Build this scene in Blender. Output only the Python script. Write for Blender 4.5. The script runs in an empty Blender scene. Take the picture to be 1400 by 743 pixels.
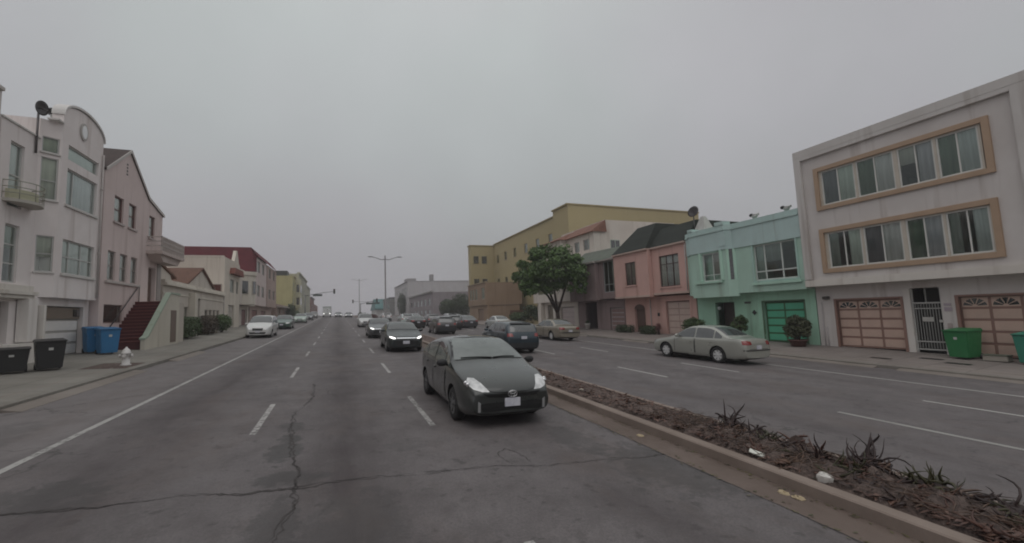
import bpy, bmesh, math, random
from mathutils import Vector, Matrix
from mathutils.bvhtree import BVHTree
R = math.radians
random.seed(7)
sc = bpy.context.scene
COL = sc.collection

# ------------------------------------------------------------------ camera
F_PX, W_PX, CX, CY = 580.0, 1400.0, 700.0, 371.5
VPX, VPY, HSL, EYE = 462.0, 435.0, -0.04, 2.1
p1 = Vector((VPX - CX, VPY - CY, F_PX)); p2 = p1 + Vector((1000, 1000 * HSL, 0))
yc = p1.normalized(); zc = p1.cross(p2).normalized()
if zc.y > 0: zc = -zc
xc = yc.cross(zc)
right = Vector((xc.x, yc.x, zc.x)); down = Vector((xc.y, yc.y, zc.y)); fwd = Vector((xc.z, yc.z, zc.z))
cam_d = bpy.data.cameras.new('camera'); cam = bpy.data.objects.new('camera', cam_d); COL.objects.link(cam)
cam.matrix_world = Matrix(((right.x, -down.x, -fwd.x, 0), (right.y, -down.y, -fwd.y, 0), (right.z, -down.z, -fwd.z, EYE), (0, 0, 0, 1)))
cam_d.sensor_width = 36; cam_d.lens = F_PX / W_PX * 36; cam_d.clip_end = 4000; cam_d.clip_start = .05
sc.camera = cam

# ------------------------------------------------------------------ overcast sky, weak sun
SUN_EL, SUN_AZ = R(62), R(200)
wd = bpy.data.worlds.new('World'); sc.world = wd; wd.use_nodes = True
nt = wd.node_tree; nt.nodes.clear()
sky = nt.nodes.new('ShaderNodeTexSky'); sky.sky_type = 'NISHITA'; sky.sun_disc = False
sky.sun_elevation = SUN_EL; sky.sun_rotation = SUN_AZ; sky.air_density = 2; sky.dust_density = 6
hs = nt.nodes.new('ShaderNodeHueSaturation'); hs.inputs['Saturation'].default_value = .12; hs.inputs['Value'].default_value = .5
tc = nt.nodes.new('ShaderNodeTexCoord'); sp = nt.nodes.new('ShaderNodeSeparateXYZ')
rp = nt.nodes.new('ShaderNodeValToRGB')
CLOUD_H, CLOUD_Z = 2.75, 6.6
rp.color_ramp.elements[0].position = 0.0; rp.color_ramp.elements[0].color = (.33, .322, .336, 1)
rp.color_ramp.elements[1].position = 1.0; rp.color_ramp.elements[1].color = (.78, .78, .78, 1)
for ps, c in ((.12, (.35, .346, .36)), (.35, (.43, .437, .45)), (.55, (.50, .51, .52)), (.75, (.60, .61, .61))):
    e = rp.color_ramp.elements.new(ps); e.color = (*c, 1)
no = nt.nodes.new('ShaderNodeTexNoise'); no.inputs['Scale'].default_value = 1.5; no.inputs['Detail'].default_value = 6; no.inputs['Roughness'].default_value = .5
mm = nt.nodes.new('ShaderNodeMapRange'); mm.inputs['From Min'].default_value = .3; mm.inputs['From Max'].default_value = .7
mm.inputs['To Min'].default_value = .92; mm.inputs['To Max'].default_value = 1.10
sc1 = nt.nodes.new('ShaderNodeVectorMath'); sc1.operation = 'SCALE'
sc2 = nt.nodes.new('ShaderNodeVectorMath'); sc2.operation = 'SCALE'; sc2.inputs['Scale'].default_value = 10.0
mx = nt.nodes.new('ShaderNodeMix'); mx.data_type = 'RGBA'; mx.inputs[0].default_value = .92
bg = nt.nodes.new('ShaderNodeBackground'); bg.inputs['Strength'].default_value = .1
ow = nt.nodes.new('ShaderNodeOutputWorld')
lk = nt.links.new
lk(tc.outputs['Generated'], sp.inputs[0]); lk(sp.outputs['Z'], rp.inputs[0]); lk(tc.outputs['Generated'], no.inputs['Vector'])
lk(no.outputs['Fac'], mm.inputs['Value']); lk(rp.outputs['Color'], sc1.inputs[0]); lk(mm.outputs[0], sc1.inputs['Scale'])
tn = nt.nodes.new('ShaderNodeTexNoise'); tn.inputs['Scale'].default_value = 1.1; tn.inputs['Detail'].default_value = 3; lk(tc.outputs['Generated'], tn.inputs['Vector'])
tr_ = nt.nodes.new('ShaderNodeValToRGB'); lk(tn.outputs['Fac'], tr_.inputs[0])
tr_.color_ramp.elements[0].position = .35; tr_.color_ramp.elements[0].color = (1.03, .985, 1.03, 1); tr_.color_ramp.elements[1].position = .65; tr_.color_ramp.elements[1].color = (.975, 1.015, 1.0, 1)
tm_ = nt.nodes.new('ShaderNodeVectorMath'); tm_.operation = 'MULTIPLY'; lk(sc1.outputs[0], tm_.inputs[0]); lk(tr_.outputs[0], tm_.inputs[1])
lk(tm_.outputs[0], sc2.inputs[0]); lk(sky.outputs[0], hs.inputs['Color'])
lk(hs.outputs[0], mx.inputs[6]); lk(sc2.outputs[0], mx.inputs[7]); lk(mx.outputs[2], bg.inputs[0]); lk(bg.outputs[0], ow.inputs[0])
sun_d = bpy.data.lights.new('sun', 'SUN'); sun_d.energy = .5; sun_d.angle = R(60); sun_d.color = (1, .97, .93)
sun = bpy.data.objects.new('sun', sun_d); COL.objects.link(sun)
sdir = Vector((math.cos(SUN_EL) * math.sin(SUN_AZ), math.cos(SUN_EL) * math.cos(SUN_AZ), math.sin(SUN_EL)))
sun.rotation_euler = sdir.to_track_quat('Z', 'Y').to_euler(); sun.location = (0, 0, 60)
vs = sc.view_settings
vs.view_transform = 'Standard'; vs.look = 'None'; vs.exposure = 0.0; vs.gamma = 1; vs.use_curve_mapping = False
sc.cycles.max_bounces = 6; sc.cycles.diffuse_bounces = 3; sc.cycles.glossy_bounces = 3; sc.cycles.transparent_max_bounces = 12
sc.cycles.volume_bounces = 1; sc.cycles.filter_width = 1.9

# ------------------------------------------------------------------ terrain functions
KX, MY, CR = .04, .018, 150.0
def base(x, y):
    xx = max(-45, min(45, x))
    z = -KX * xx
    if y < CR: return z + MY * y
    d = min(y - CR, 97.0)
    return z + MY * CR + MY * d - .0004 * d * d + (-.06) * max(0, y - CR - 97)
PROF = [(-900, .25), (-9.9, .2), (-6.3, .13), (-6.28, 0), (18.85, 0), (18.87, .13), (22.6, .40), (900, .40)]
def prof(x):
    for (a, b), (c, d) in zip(PROF, PROF[1:]):
        if x <= c: return b + (d - b) * (x - a) / (c - a)
    return PROF[-1][1]
def gz(x, y): return prof(x) + base(x, y)

# ------------------------------------------------------------------ materials
MATS = {}
class NG:
    def __init__(s, name):
        s.m = bpy.data.materials.new(name); s.m.use_nodes = True; s.t = s.m.node_tree
        s.b = s.t.nodes['Principled BSDF']; s.out = s.t.nodes['Material Output']
    def n(s, typ, **kw):
        nd = s.t.nodes.new(typ)
        for k, v in kw.items():
            if hasattr(nd, k): setattr(nd, k, v)
            else: nd.inputs[k].default_value = v
        return nd
    def l(s, a, b): s.t.links.new(a, b)
    def coord(s, scale=None):
        c = s.n('ShaderNodeTexCoord').outputs['Object']
        if scale:
            m = s.n('ShaderNodeMapping'); m.inputs['Scale'].default_value = scale; s.l(c, m.inputs['Vector']); c = m.outputs[0]
        return c
    def noise(s, scale, detail=4, rough=.55, vec=None, dist=0):
        nd = s.n('ShaderNodeTexNoise'); nd.inputs['Scale'].default_value = scale; nd.inputs['Detail'].default_value = detail
        nd.inputs['Roughness'].default_value = rough; nd.inputs['Distortion'].default_value = dist
        s.l(vec if vec is not None else s.coord(), nd.inputs['Vector']); return nd.outputs['Fac']
    def mr(s, v, a, b, c, d):
        nd = s.n('ShaderNodeMapRange'); s.l(v, nd.inputs['Value'])
        for k, x in zip(('From Min', 'From Max', 'To Min', 'To Max'), (a, b, c, d)): nd.inputs[k].default_value = x
        return nd.outputs[0]
    def math(s, op, a, b=None):
        nd = s.n('ShaderNodeMath', operation=op)
        for i, x in enumerate((a, b)):
            if x is None: continue
            if isinstance(x, (int, float)): nd.inputs[i].default_value = x
            else: s.l(x, nd.inputs[i])
        return nd.outputs[0]
    def mix(s, f, a, b):
        nd = s.n('ShaderNodeMix', data_type='RGBA')
        for i, x in ((0, f), (6, a), (7, b)):
            if isinstance(x, (int, float)): nd.inputs[i].default_value = x
            elif isinstance(x, (tuple, list)): nd.inputs[i].default_value = (*x, 1)
            else: s.l(x, nd.inputs[i])
        return nd.outputs[2]
    def bump(s, h, st=.3, d=.02):
        nd = s.n('ShaderNodeBump'); nd.inputs['Strength'].default_value = st; nd.inputs['Distance'].default_value = d
        s.l(h, nd.inputs['Height']); s.l(nd.outputs[0], s.b.inputs['Normal'])
    def done(s, col=None, rough=.7, **kw):
        if col is not None:
            if isinstance(col, (tuple, list)): s.b.inputs['Base Color'].default_value = (*col, 1)
            else: s.l(col, s.b.inputs['Base Color'])
        if isinstance(rough, (int, float)): s.b.inputs['Roughness'].default_value = rough
        else: s.l(rough, s.b.inputs['Roughness'])
        for k, v in kw.items(): s.b.inputs[k.replace('_', ' ')].default_value = v
        return s.m
def cached(f):
    def g(*a):
        k = (f.__name__,) + a
        if k not in MATS: MATS[k] = f(*a)
        return MATS[k]
    return g
def mul(c, k): return tuple(min(1, x * k) for x in c)
@cached
def stucco(c, dirt=.42):
    g = NG('stucco'); c = mul(c, 1.17)
    a = g.noise(.55, 5, .6); st = g.noise(1.0, 4, .6, g.coord((2.6, 2.6, .14)))
    f = g.math('MULTIPLY', g.mr(a, .35, .7, 0, 1), .5); f2 = g.mr(st, .5, .72, 0, 1)
    col = g.mix(g.math('MULTIPLY', g.math('MAXIMUM', f, f2), dirt * 2), c, mul((c[0] * .92, c[1] * .86, c[2] * .82), .72))
    fine = g.noise(38, 3)
    col = g.mix(g.mr(fine, .3, .7, 0, .16), col, mul(c, .8))
    g.bump(g.noise(55, 3), .25, .01)
    return g.done(col, .88)
@cached
def paint(c, rough=.5, var=.12):
    g = NG('painted_surface'); a = g.noise(2.3, 5)
    return g.done(g.mix(g.mr(a, .35, .75, 0, var * 4), c, mul(c, .75)), rough)
@cached
def shingle(c):
    g = NG('shingle')
    w = g.n('ShaderNodeTexBrick'); g.l(g.n('ShaderNodeTexCoord').outputs['Object'], w.inputs['Vector'])
    mp = g.n('ShaderNodeMapping'); mp.inputs['Rotation'].default_value = (R(90), 0, R(90))
    g.l(g.coord(), mp.inputs['Vector']); g.l(mp.outputs[0], w.inputs['Vector'])
    w.inputs['Scale'].default_value = 3; w.inputs['Mortar Size'].default_value = .02
    w.inputs['Color1'].default_value = (*c, 1); w.inputs['Color2'].default_value = (*mul(c, .7), 1); w.inputs['Mortar'].default_value = (*mul(c, .4), 1)
    a = g.noise(1.2, 5)
    col = g.mix(g.mr(a, .3, .75, 0, .5), w.outputs['Color'], mul(c, 1.25))
    g.bump(g.noise(25, 3), .5, .02)
    return g.done(col, .9)
@cached
def metal(c, rough=.45, m=.6):
    g = NG('metal'); a = g.noise(6, 4)
    return g.done(g.mix(g.mr(a, .3, .8, 0, .5), c, mul(c, .7)), rough, Metallic=m)
@cached
def plastic(c, rough=.4):
    g = NG('plastic'); a = g.noise(5, 4)
    return g.done(g.mix(g.mr(a, .35, .8, 0, .5), c, (c[0] * .7 + .02, c[1] * .7 + .02, c[2] * .7 + .02)), g.mr(a, .3, .7, rough - .08, rough + .15))
@cached
def car_paint(c, metallic=.5, coat=.8):
    g = NG('car_paint'); a = g.noise(3, 5); z = g.noise(120, 2)
    col = g.mix(g.mr(a, .4, .75, 0, .35), c, (c[0] * .8 + .012, c[1] * .8 + .011, c[2] * .8 + .01))
    col = g.mix(g.mr(z, .4, .7, 0, .15), col, mul(c, 1.5))
    g.done(col, g.mr(a, .3, .7, .26, .4), Metallic=metallic * .6)
    g.b.inputs['Coat Weight'].default_value = coat; g.b.inputs['Coat Roughness'].default_value = .04
    return g.m
@cached
def car_glass(c=(.03, .034, .033)):
    g = NG('car_glass'); a = g.noise(2, 3)
    g.done(g.mix(g.mr(a, .35, .7, 0, 1), c, mul(c, 1.7)), .06)
    g.b.inputs['IOR'].default_value = 2.1
    return g.m
@cached
def window_glass():
    g = NG('window_glass'); t = g.t
    tr = g.n('ShaderNodeBsdfTransparent'); tr.inputs[0].default_value = (.90, .93, .92, 1)
    gl = g.n('ShaderNodeBsdfGlossy'); gl.inputs['Roughness'].default_value = .04; gl.inputs[0].default_value = (.9, .95, .93, 1)
    lwn = g.n('ShaderNodeLayerWeight'); lwn.inputs['Blend'].default_value = .5; fz = g.math('ADD', g.math('MULTIPLY', g.math('POWER', lwn.outputs['Facing'], 3.0), .6), .05)
    ms = g.n('ShaderNodeMixShader'); g.l(fz, ms.inputs[0]); g.l(tr.outputs[0], ms.inputs[1]); g.l(gl.outputs[0], ms.inputs[2])
    g.l(ms.outputs[0], g.out.inputs['Surface']); t.nodes.remove(g.b)
    return g.m
@cached
def fabric(c):
    g = NG('curtain_fabric'); w = g.noise(9, 3, .5, g.coord((1, 1, .05)))
    return g.done(g.mix(g.mr(w, .3, .7, 0, .7), c, mul(c, .6)), .95)
@cached
def lamp_lit(c, st):
    g = NG('lit_lamp'); g.b.inputs['Emission Color'].default_value = (*c, 1); g.b.inputs['Emission Strength'].default_value = st
    return g.done(c, .2)
@cached
def rubber():
    g = NG('rubber'); a = g.noise(12, 4); return g.done(g.mix(a, (.012, .012, .012), (.03, .029, .028)), .8)
@cached
def asphalt():
    g = NG('asphalt'); co = g.coord(); xyz = g.n('ShaderNodeSeparateXYZ'); g.l(co, xyz.inputs[0]); X, Y = xyz.outputs[0], xyz.outputs[1]
    big = g.noise(.16, 6, .6); mid = g.noise(1.1, 6, .65); fine = g.noise(42, 4, .7); grit = g.noise(150, 2, .6)
    col = g.mix(g.mr(big, .35, .65, 0, 1), (.156, .139, .141), (.192, .169, .168))
    col = g.mix(g.mr(mid, .40, .64, 0, .8), col, (.116, .102, .103)); m2_ = g.noise(2.6, 6, .7, g.coord((1, .6, 1))); col = g.mix(g.mr(m2_, .52, .68, 0, .6), col, (.088, .073, .073)); sp_ = g.noise(5.5, 3, .5); col = g.mix(g.mr(sp_, .62, .70, 0, .75), col, (.052, .045, .045))
    col = g.mix(g.mr(fine, .35, .65, 0, .75), col, (.085, .079, .079)); cl_ = g.noise(4.5, 6, .75); col = g.mix(g.mr(cl_, .5, .75, 0, .55), col, (.08, .072, .07)); col = g.mix(g.mr(g.noise(7, 5, .7), .58, .8, 0, .5), col, (.18, .168, .165))
    col = g.mix(g.mr(grit, .55, .75, 0, .6), col, (.19, .18, .17))
    # oil darkened strips down the lane centres, broken up by noise stretched along the road
    sn = g.noise(1.0, 6, .7, g.coord((1.3, .22, 1))); wob = g.mr(g.noise(.25, 3), 0, 1, -.45, .45)
    for cx0, wd_, am in ((.12, .95, 1.0), (-2.85, 1.0, .85), (3.05, .6, .5), (8.2, .55, .4), (11.2, .55, .35), (14.3, .5, .3)):
        d = g.math('ABSOLUTE', g.math('SUBTRACT', g.math('ADD', X, wob), cx0))
        m = g.math('MULTIPLY', g.mr(d, 0, wd_, 1, 0), g.mr(sn, .25, .62, .22 * am, am))
        col = g.mix(m, col, (.056, .045, .046))
    col = g.mix(g.mr(g.math('ADD', X, g.mr(mid, .3, .7, -.12, .12)), -4.35, -4.0, .45, 0), col, (.20, .182, .178))
    rb = g.noise(.6, 5, .7, g.coord((1, .5, 1)))
    col = g.mix(g.mr(rb, .5, .72, 0, .55), col, (.115, .090, .080))
    for px_, py_, rx_, ry_, am in ((-.74, 7.45, .24, .75, .7), (-.6, 6.15, .42, .28, .6), (-.6, 4.9, .22, .9, .5), (-.78, 8.7, .2, .4, .55), (4.1, 4.7, .7, 1.0, .5), (3.6, 6.4, .35, .9, .45), (.2, 4.6, .5, .9, .4), (1.1, 7.0, .35, .3, .3), (-3.1, 6.6, .8, .5, .5), (-5.2, 9.5, .5, 1.6, .3)):
        ex = g.math('DIVIDE', g.math('SUBTRACT', X, px_), rx_); ey = g.math('DIVIDE', g.math('SUBTRACT', Y, py_), ry_)
        rr = g.math('ADD', g.math('MULTIPLY', ex, ex), g.math('MULTIPLY', ey, ey)); rr = g.math('ADD', rr, g.mr(g.noise(3.2, 5, .7), .3, .7, -1.1, 1.1))
        col = g.mix(g.mr(rr, .5, 1.15, am, 0), col, (.052, .050, .049))
    # fine crazing
    vo = g.n('ShaderNodeTexVoronoi', feature='DISTANCE_TO_EDGE'); vo.inputs['Scale'].default_value = .42
    dv = g.n('ShaderNodeVectorMath', operation='ADD'); nn = g.n('ShaderNodeTexNoise'); nn.inputs['Scale'].default_value = 1.6; nn.inputs['Detail'].default_value = 5
    g.l(co, nn.inputs['Vector']); g.l(co, dv.inputs[0]); g.l(nn.outputs['Color'], dv.inputs[1]); g.l(dv.outputs[0], vo.inputs['Vector'])
    ck = g.math('MULTIPLY', g.mr(vo.outputs['Distance'], .0, .012, 1, 0), g.mr(g.noise(.3, 4), .5, .62, 0, .75))
    col = g.mix(ck, col, (.045, .042, .04))
    g.bump(g.math('ADD', g.math('MULTIPLY', fine, .6), g.math('MULTIPLY', grit, .4)), .5, .012)
    return g.done(col, g.mr(mid, .3, .7, .7, .9))
@cached
def concrete(c=(.27, .255, .235), joint=1.5, stain=.6):
    g = NG('concrete'); co = g.coord(); a = g.noise(.7, 6, .65); b = g.noise(30, 4)
    col = g.mix(g.mr(a, .35, .7, 0, stain), c, mul((c[0], c[1] * .95, c[2] * .9), .6))
    col = g.mix(g.mr(b, .35, .7, 0, .35), col, mul(c, .7))
    if joint:
        br = g.n('ShaderNodeTexBrick'); br.inputs['Scale'].default_value = 1; br.offset = 0
        br.inputs['Brick Width'].default_value = joint; br.inputs['Row Height'].default_value = joint; br.inputs['Mortar Size'].default_value = .018
        br.inputs['Color1'].default_value = (0, 0, 0, 1); br.inputs['Color2'].default_value = (.35, .35, .35, 1); br.inputs['Mortar'].default_value = (1, 1, 1, 1)
        g.l(co, br.inputs['Vector'])
        col = g.mix(g.math('MULTIPLY', br.outputs['Color'], .75), col, mul(c, .38))
    g.bump(b, .3, .01)
    return g.done(col, .9)
@cached
def worn_paint(c=(.44, .425, .41), wear=.52):
    g = NG('worn_road_paint'); n = g.noise(14, 6, .7); n2 = g.noise(1.5, 4)
    tr = g.n('ShaderNodeBsdfTransparent'); ms = g.n('ShaderNodeMixShader')
    f = g.mr(g.math('ADD', g.math('MULTIPLY', n, .7), g.math('MULTIPLY', n2, .3)), wear - .05, wear + .10, 1, .25)
    g.done(g.mix(n2, c, mul(c, .7)), .75)
    g.l(f, ms.inputs[0]); g.l(tr.outputs[0], ms.inputs[1]); g.l(g.b.outputs[0], ms.inputs[2]); g.l(ms.outputs[0], g.out.inputs['Surface'])
    return g.m
@cached
def soil():
    g = NG('soil'); a = g.noise(2.0, 7, .7); b = g.noise(20, 6, .75)
    col = g.mix(g.mr(a, .35, .65, 0, 1), (.14, .098, .084), (.225, .168, .142))
    col = g.mix(g.mr(b, .4, .65, 0, .9), col, (.04, .028, .025))
    g.bump(b, 1, .06); return g.done(col, .95)
@cached
def leaf(c, var=.5):
    g = NG('leaf'); oi = g.noise(1.4, 3); b = g.noise(14, 2)
    col = g.mix(g.mr(oi, .35, .65, 0, 1), c, mul(c, 1 - var)); col = g.mix(g.mr(b, .4, .7, 0, .6), col, (c[0] * 1.7, c[1] * 1.5, c[2] * 1.2))
    return g.done(col, .55)
@cached
def bark(c=(.09, .065, .05)):
    g = NG('bark'); a = g.noise(8, 5, .6, g.coord((1, 1, .3))); g.bump(a, .8, .04)
    return g.done(g.mix(g.mr(a, .35, .7, 0, 1), c, mul(c, .45)), .9)

# ------------------------------------------------------------------ mesh builder
class MB:
    def __init__(s): s.v = []; s.f = []; s.mi = []; s.cur = 0; s.sm = set()
    def add(s, vs_, fs, smooth=False):
        o = len(s.v); s.v += [tuple(v) for v in vs_]
        for f in fs:
            if smooth: s.sm.add(len(s.f))
            s.f.append(tuple(i + o for i in f)); s.mi.append(s.cur)
        return s
    def box(s, x0, x1, y0, y1, z0, z1, skip=()):
        if x0 > x1: x0, x1 = x1, x0
        if y0 > y1: y0, y1 = y1, y0
        v = [(x, y, z) for z in (z0, z1) for y in (y0, y1) for x in (x0, x1)]
        fs = {'-z': (0, 2, 3, 1), '+z': (4, 5, 7, 6), '-y': (0, 1, 5, 4), '+y': (2, 6, 7, 3), '-x': (0, 4, 6, 2), '+x': (1, 3, 7, 5)}
        return s.add(v, [f for k, f in fs.items() if k not in skip])
    def obox(s, c, ax, ay, az, hx, hy, hz):
        c = Vector(c); v = [c + ax * (hx * i) + ay * (hy * j) + az * (hz * k) for k in (-1, 1) for j in (-1, 1) for i in (-1, 1)]
        return s.add(v, [(0, 2, 3, 1), (4, 5, 7, 6), (0, 1, 5, 4), (2, 6, 7, 3), (0, 4, 6, 2), (1, 3, 7, 5)])
    def prism(s, poly, a0, a1, mapf):       # poly of 2D pts, mapf(p,q,a) -> xyz
        n = len(poly); v = [mapf(p, q, a0) for p, q in poly] + [mapf(p, q, a1) for p, q in poly]
        fs = [tuple(range(n))[::-1], tuple(range(n, 2 * n))] + [(i, (i + 1) % n, n + (i + 1) % n, n + i) for i in range(n)]
        return s.add(v, fs)
    def tube(s, pts, rad, n=8, cap=True, smooth=True):
        pts = [Vector(p) for p in pts]; rr = rad if isinstance(rad, (list, tuple)) else [rad] * len(pts)
        v = []; prev = None
        for i, p in enumerate(pts):
            t = (pts[min(i + 1, len(pts) - 1)] - pts[max(i - 1, 0)]).normalized()
            if prev is None: a = t.orthogonal().normalized()
            else: a = (prev - t * prev.dot(t)).normalized()
            prev = a; b = t.cross(a)
            for k in range(n):
                an = 2 * math.pi * k / n; v.append(p + (a * math.cos(an) + b * math.sin(an)) * rr[i])
        fs = [(i * n + k, i * n + (k + 1) % n, (i + 1) * n + (k + 1) % n, (i + 1) * n + k) for i in range(len(pts) - 1) for k in range(n)]
        s.add(v, fs, smooth)
        if cap:
            o = len(s.v) - len(v)
            for base_ in (tuple(range(n))[::-1], tuple(range((len(pts) - 1) * n, len(pts) * n))):
                s.f.append(tuple(o + i for i in base_)); s.mi.append(s.cur)
        return s
    def lathe(s, c, prof_, n=20, axis='z', smooth=True, caps=True):
        c = Vector(c); v = []
        for r, h in prof_:
            for k in range(n):
                a = 2 * math.pi * k / n; x, y = r * math.cos(a), r * math.sin(a)
                v.append(c + (Vector((x, y, h)) if axis == 'z' else Vector((h, x, y)) if axis == 'x' else Vector((y, h, x))))
        fs = [(i * n + k, i * n + (k + 1) % n, (i + 1) * n + (k + 1) % n, (i + 1) * n + k) for i in range(len(prof_) - 1) for k in range(n)]
        s.add(v, fs, smooth)
        o = len(s.v) - len(v)
        for i, fl in ((0, True), (len(prof_) - 1, False)):
            if caps and prof_[i][0] > 1e-4:
                ring = tuple(o + i * n + k for k in range(n)); s.f.append(ring[::-1] if fl else ring); s.mi.append(s.cur)
        return s
    def sphere(s, c, r, n=12, m=8):
        r = r if isinstance(r, (tuple, list)) else (r, r, r)
        v = []; 
        for i in range(m + 1):
            th = math.pi * i / m
            for k in range(n):
                ph = 2 * math.pi * k / n
                v.append((c[0] + r[0] * math.sin(th) * math.cos(ph), c[1] + r[1] * math.sin(th) * math.sin(ph), c[2] - r[2] * math.cos(th)))
        return s.add(v, [(i * n + k, i * n + (k + 1) % n, (i + 1) * n + (k + 1) % n, (i + 1) * n + k) for i in range(m) for k in range(n)], True)
    def build(s, name, mat, parent=None, bevel=0, recalc=True, loc=None):
        me = bpy.data.meshes.new(name)
        off = world_loc(parent) if parent else (Vector(loc) if loc else Vector((0, 0, 0)))
        me.from_pydata([Vector(v) - off for v in s.v], [], s.f)
        for m in (mat if isinstance(mat, (list, tuple)) else [mat]): me.materials.append(m)
        for i, p in enumerate(me.polygons):
            p.material_index = s.mi[i]; p.use_smooth = i in s.sm
        if recalc or bevel:
            bm = bmesh.new(); bm.from_mesh(me)
            if bevel:
                bmesh.ops.remove_doubles(bm, verts=bm.verts, dist=1e-5)
                bmesh.ops.bevel(bm, geom=[e for e in bm.edges if e.is_manifold and e.calc_face_angle(0) > .6], offset=bevel, segments=2, affect='EDGES', clamp_overlap=True)
            bmesh.ops.recalc_face_normals(bm, faces=bm.faces); bm.to_mesh(me); bm.free()
        o = bpy.data.objects.new(name, me); COL.objects.link(o)
        if parent: o.parent = parent
        elif loc: o.location = loc
        return o
def world_loc(o):
    l = Vector((0, 0, 0))
    while o: l += o.location; o = o.parent
    return l
def empty(name, loc, label, cat, group=None, rz=0):
    o = bpy.data.objects.new(name, None); COL.objects.link(o); o.location = loc; o.rotation_euler = (0, 0, rz); o.empty_display_size = .2
    return tag(o, label, cat, group)
def tag(o, label=None, cat=None, group=None, kind=None):
    if label: o['label'] = label
    if cat: o['category'] = cat
    if group: o['group'] = group
    if kind: o['kind'] = kind
    return o
def copy_tree(o, parent=None):
    c = o.copy(); COL.objects.link(c); c.parent = parent
    for ch in list(o.children): copy_tree(ch, c)
    return c
def recolor(o, old, new):
    for sl in o.material_slots:
        if sl.material == old: sl.link = 'OBJECT'; sl.material = new
    for ch in o.children: recolor(ch, old, new)

# ------------------------------------------------------------------ ground, road, kerbs
def strip(name, xs, mat, zoff=0, y0=-14, y1=420, step=4, zf=None, wob=0):
    mb = MB(); ys = []; y = y0
    while y < y1: ys.append(y); y += step
    ys.append(y1); n = len(xs); v = []
    for y in ys:
        for x, zr in xs: v.append((x + (random.uniform(-wob, wob) if wob else 0), y, base(x, y) + zr + zoff + (zf(x, y) if zf else 0)))
    fs = [(j * n + i, j * n + i + 1, (j + 1) * n + i + 1, (j + 1) * n + i) for j in range(len(ys) - 1) for i in range(n - 1)]
    mb.add(v, fs)
    return tag(mb.build(name, mat, recalc=False), kind='structure')
gm = MB(); gx = [-900, -300, -120, -45, -20, -9.7, -6.3, 0, 6, 18.9, 22.4, 45, 120, 300, 900]; gy = [-120, -40, 0, 40, 80, 120, 150] + [150 + 10 * i for i in range(1, 11)] + [300, 420, 700, 1100]
v = [(x, y, base(x, y) - .35) for y in gy for x in gx]; n = len(gx)
gm.add(v, [(j * n + i, j * n + i + 1, (j + 1) * n + i + 1, (j + 1) * n + i) for j in range(len(gy) - 1) for i in range(n - 1)])
tag(gm.build('ground', soil(), recalc=False), kind='structure')
strip('road', [(-6.28, 0), (-4.2, .0), (0, .0), (4.46, 0)], asphalt())
strip('road', [(6.36, 0), (9.6, 0), (12.8, 0), (15.7, 0), (18.87, 0)], asphalt())
strip('gutter', [(4.43, .004), (4.7, -.002), (4.96, .006)], concrete((.175, .135, .115), 0, 1.0), 0)
for y_ in (1.2, 3.9, 6.9, 9.9, 12.9, 15.9): pass
kc = concrete((.29, .235, .20), 0, .9)
strip('kerb', [(4.95, -.1), (4.95, .125), (4.97, .14), (5.13, .14), (5.14, .0)], kc)
strip('kerb', [(6.22, .0), (6.23, .14), (6.35, .14), (6.37, .12), (6.37, -.1)], kc)
strip('kerb', [(18.86, -.1), (18.86, .115), (18.88, .13), (19.02, .134), (19.03, 0)], concrete((.27, .25, .22), 0, .7))
strip('kerb', [(-6.29, -.1), (-6.29, .115), (-6.31, .13), (-6.45, .134), (-6.46, 0)], concrete((.24, .225, .2), 0, .8))
strip('sidewalk', [(19.02, .137), (20.8, .26), (22.75, .41)], concrete((.275, .24, .22), 1.25, .6))
strip('sidewalk', [(-6.44, .137), (-8.2, .17), (-10.6, .21)], concrete((.27, .255, .225), 1.25, .6))
strip('median_soil', [(5.13, .09), (5.3, .12), (5.5, .15), (5.7, .17), (5.9, .16), (6.1, .13), (6.23, .1)], soil(), step=.12, y1=60, zf=lambda x, y: random.uniform(-.025, .035) + (random.uniform(.0, .09) if y < 5.6 and 5.25 < x < 6.15 else 0))
strip('median_soil', [(5.13, .09), (5.3, .12), (5.7, .16), (6.1, .13), (6.23, .1)], soil(), y0=60.02, y1=140, step=1, zf=lambda x, y: random.uniform(-.02, .03))
def ribbon(name, pts, w, mat, zo=.004, jag=0, step=.12, taper=False):
    P = [Vector((p[0], p[1], 0)) for p in pts]; q = []
    for a, b in zip(P, P[1:]):
        m = max(1, int((b - a).length / step))
        for i in range(m): q.append(a.lerp(b, i / m))
    q.append(P[-1]); v = []; off = 0
    for i, p in enumerate(q):
        t = (q[min(i + 1, len(q) - 1)] - q[max(i - 1, 0)]).normalized(); nn = Vector((-t.y, t.x, 0))
        off = off * .8 + random.uniform(-jag, jag); vis = .5 + .5 * math.sin(i * .11 * (1 + .3 * math.sin(i * .03)) + len(q)); ww = w * (random.uniform(.2, 1.6) * (.25 + 1.1 * vis) if jag else 1) / 2
        for sgn in (-1, 1):
            c = p + nn * (off + sgn * ww); v.append((c.x, c.y, base(c.x, c.y) + zo))
    mb = MB().add(v, [(2 * i, 2 * i + 1, 2 * i + 3, 2 * i + 2) for i in range(len(q) - 1)])
    return tag(mb.build(name, mat, recalc=False), kind='structure')
wp = worn_paint(); wp2 = worn_paint((.42, .41, .39), .56); wp3 = worn_paint((.52, .51, .48), .62)
ribbon('edge_line', [(-4.02, -10), (-4.02, 20), (-4.05, 300)], .11, wp2, step=4)
ribbon('edge_line', [(15.8, -10), (15.8, 300)], .11, wp3, step=4)
def dashes(x, y0, ln, per, w=.10):
    pm_ = wp3 if x > 5 else wp
    y = y0 - 3 * per
    while y < 190:
        if y > -8: ribbon('lane_marking', [(x, y), (x, y + ln)], w, pm_, step=.6)
        y += per
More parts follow.
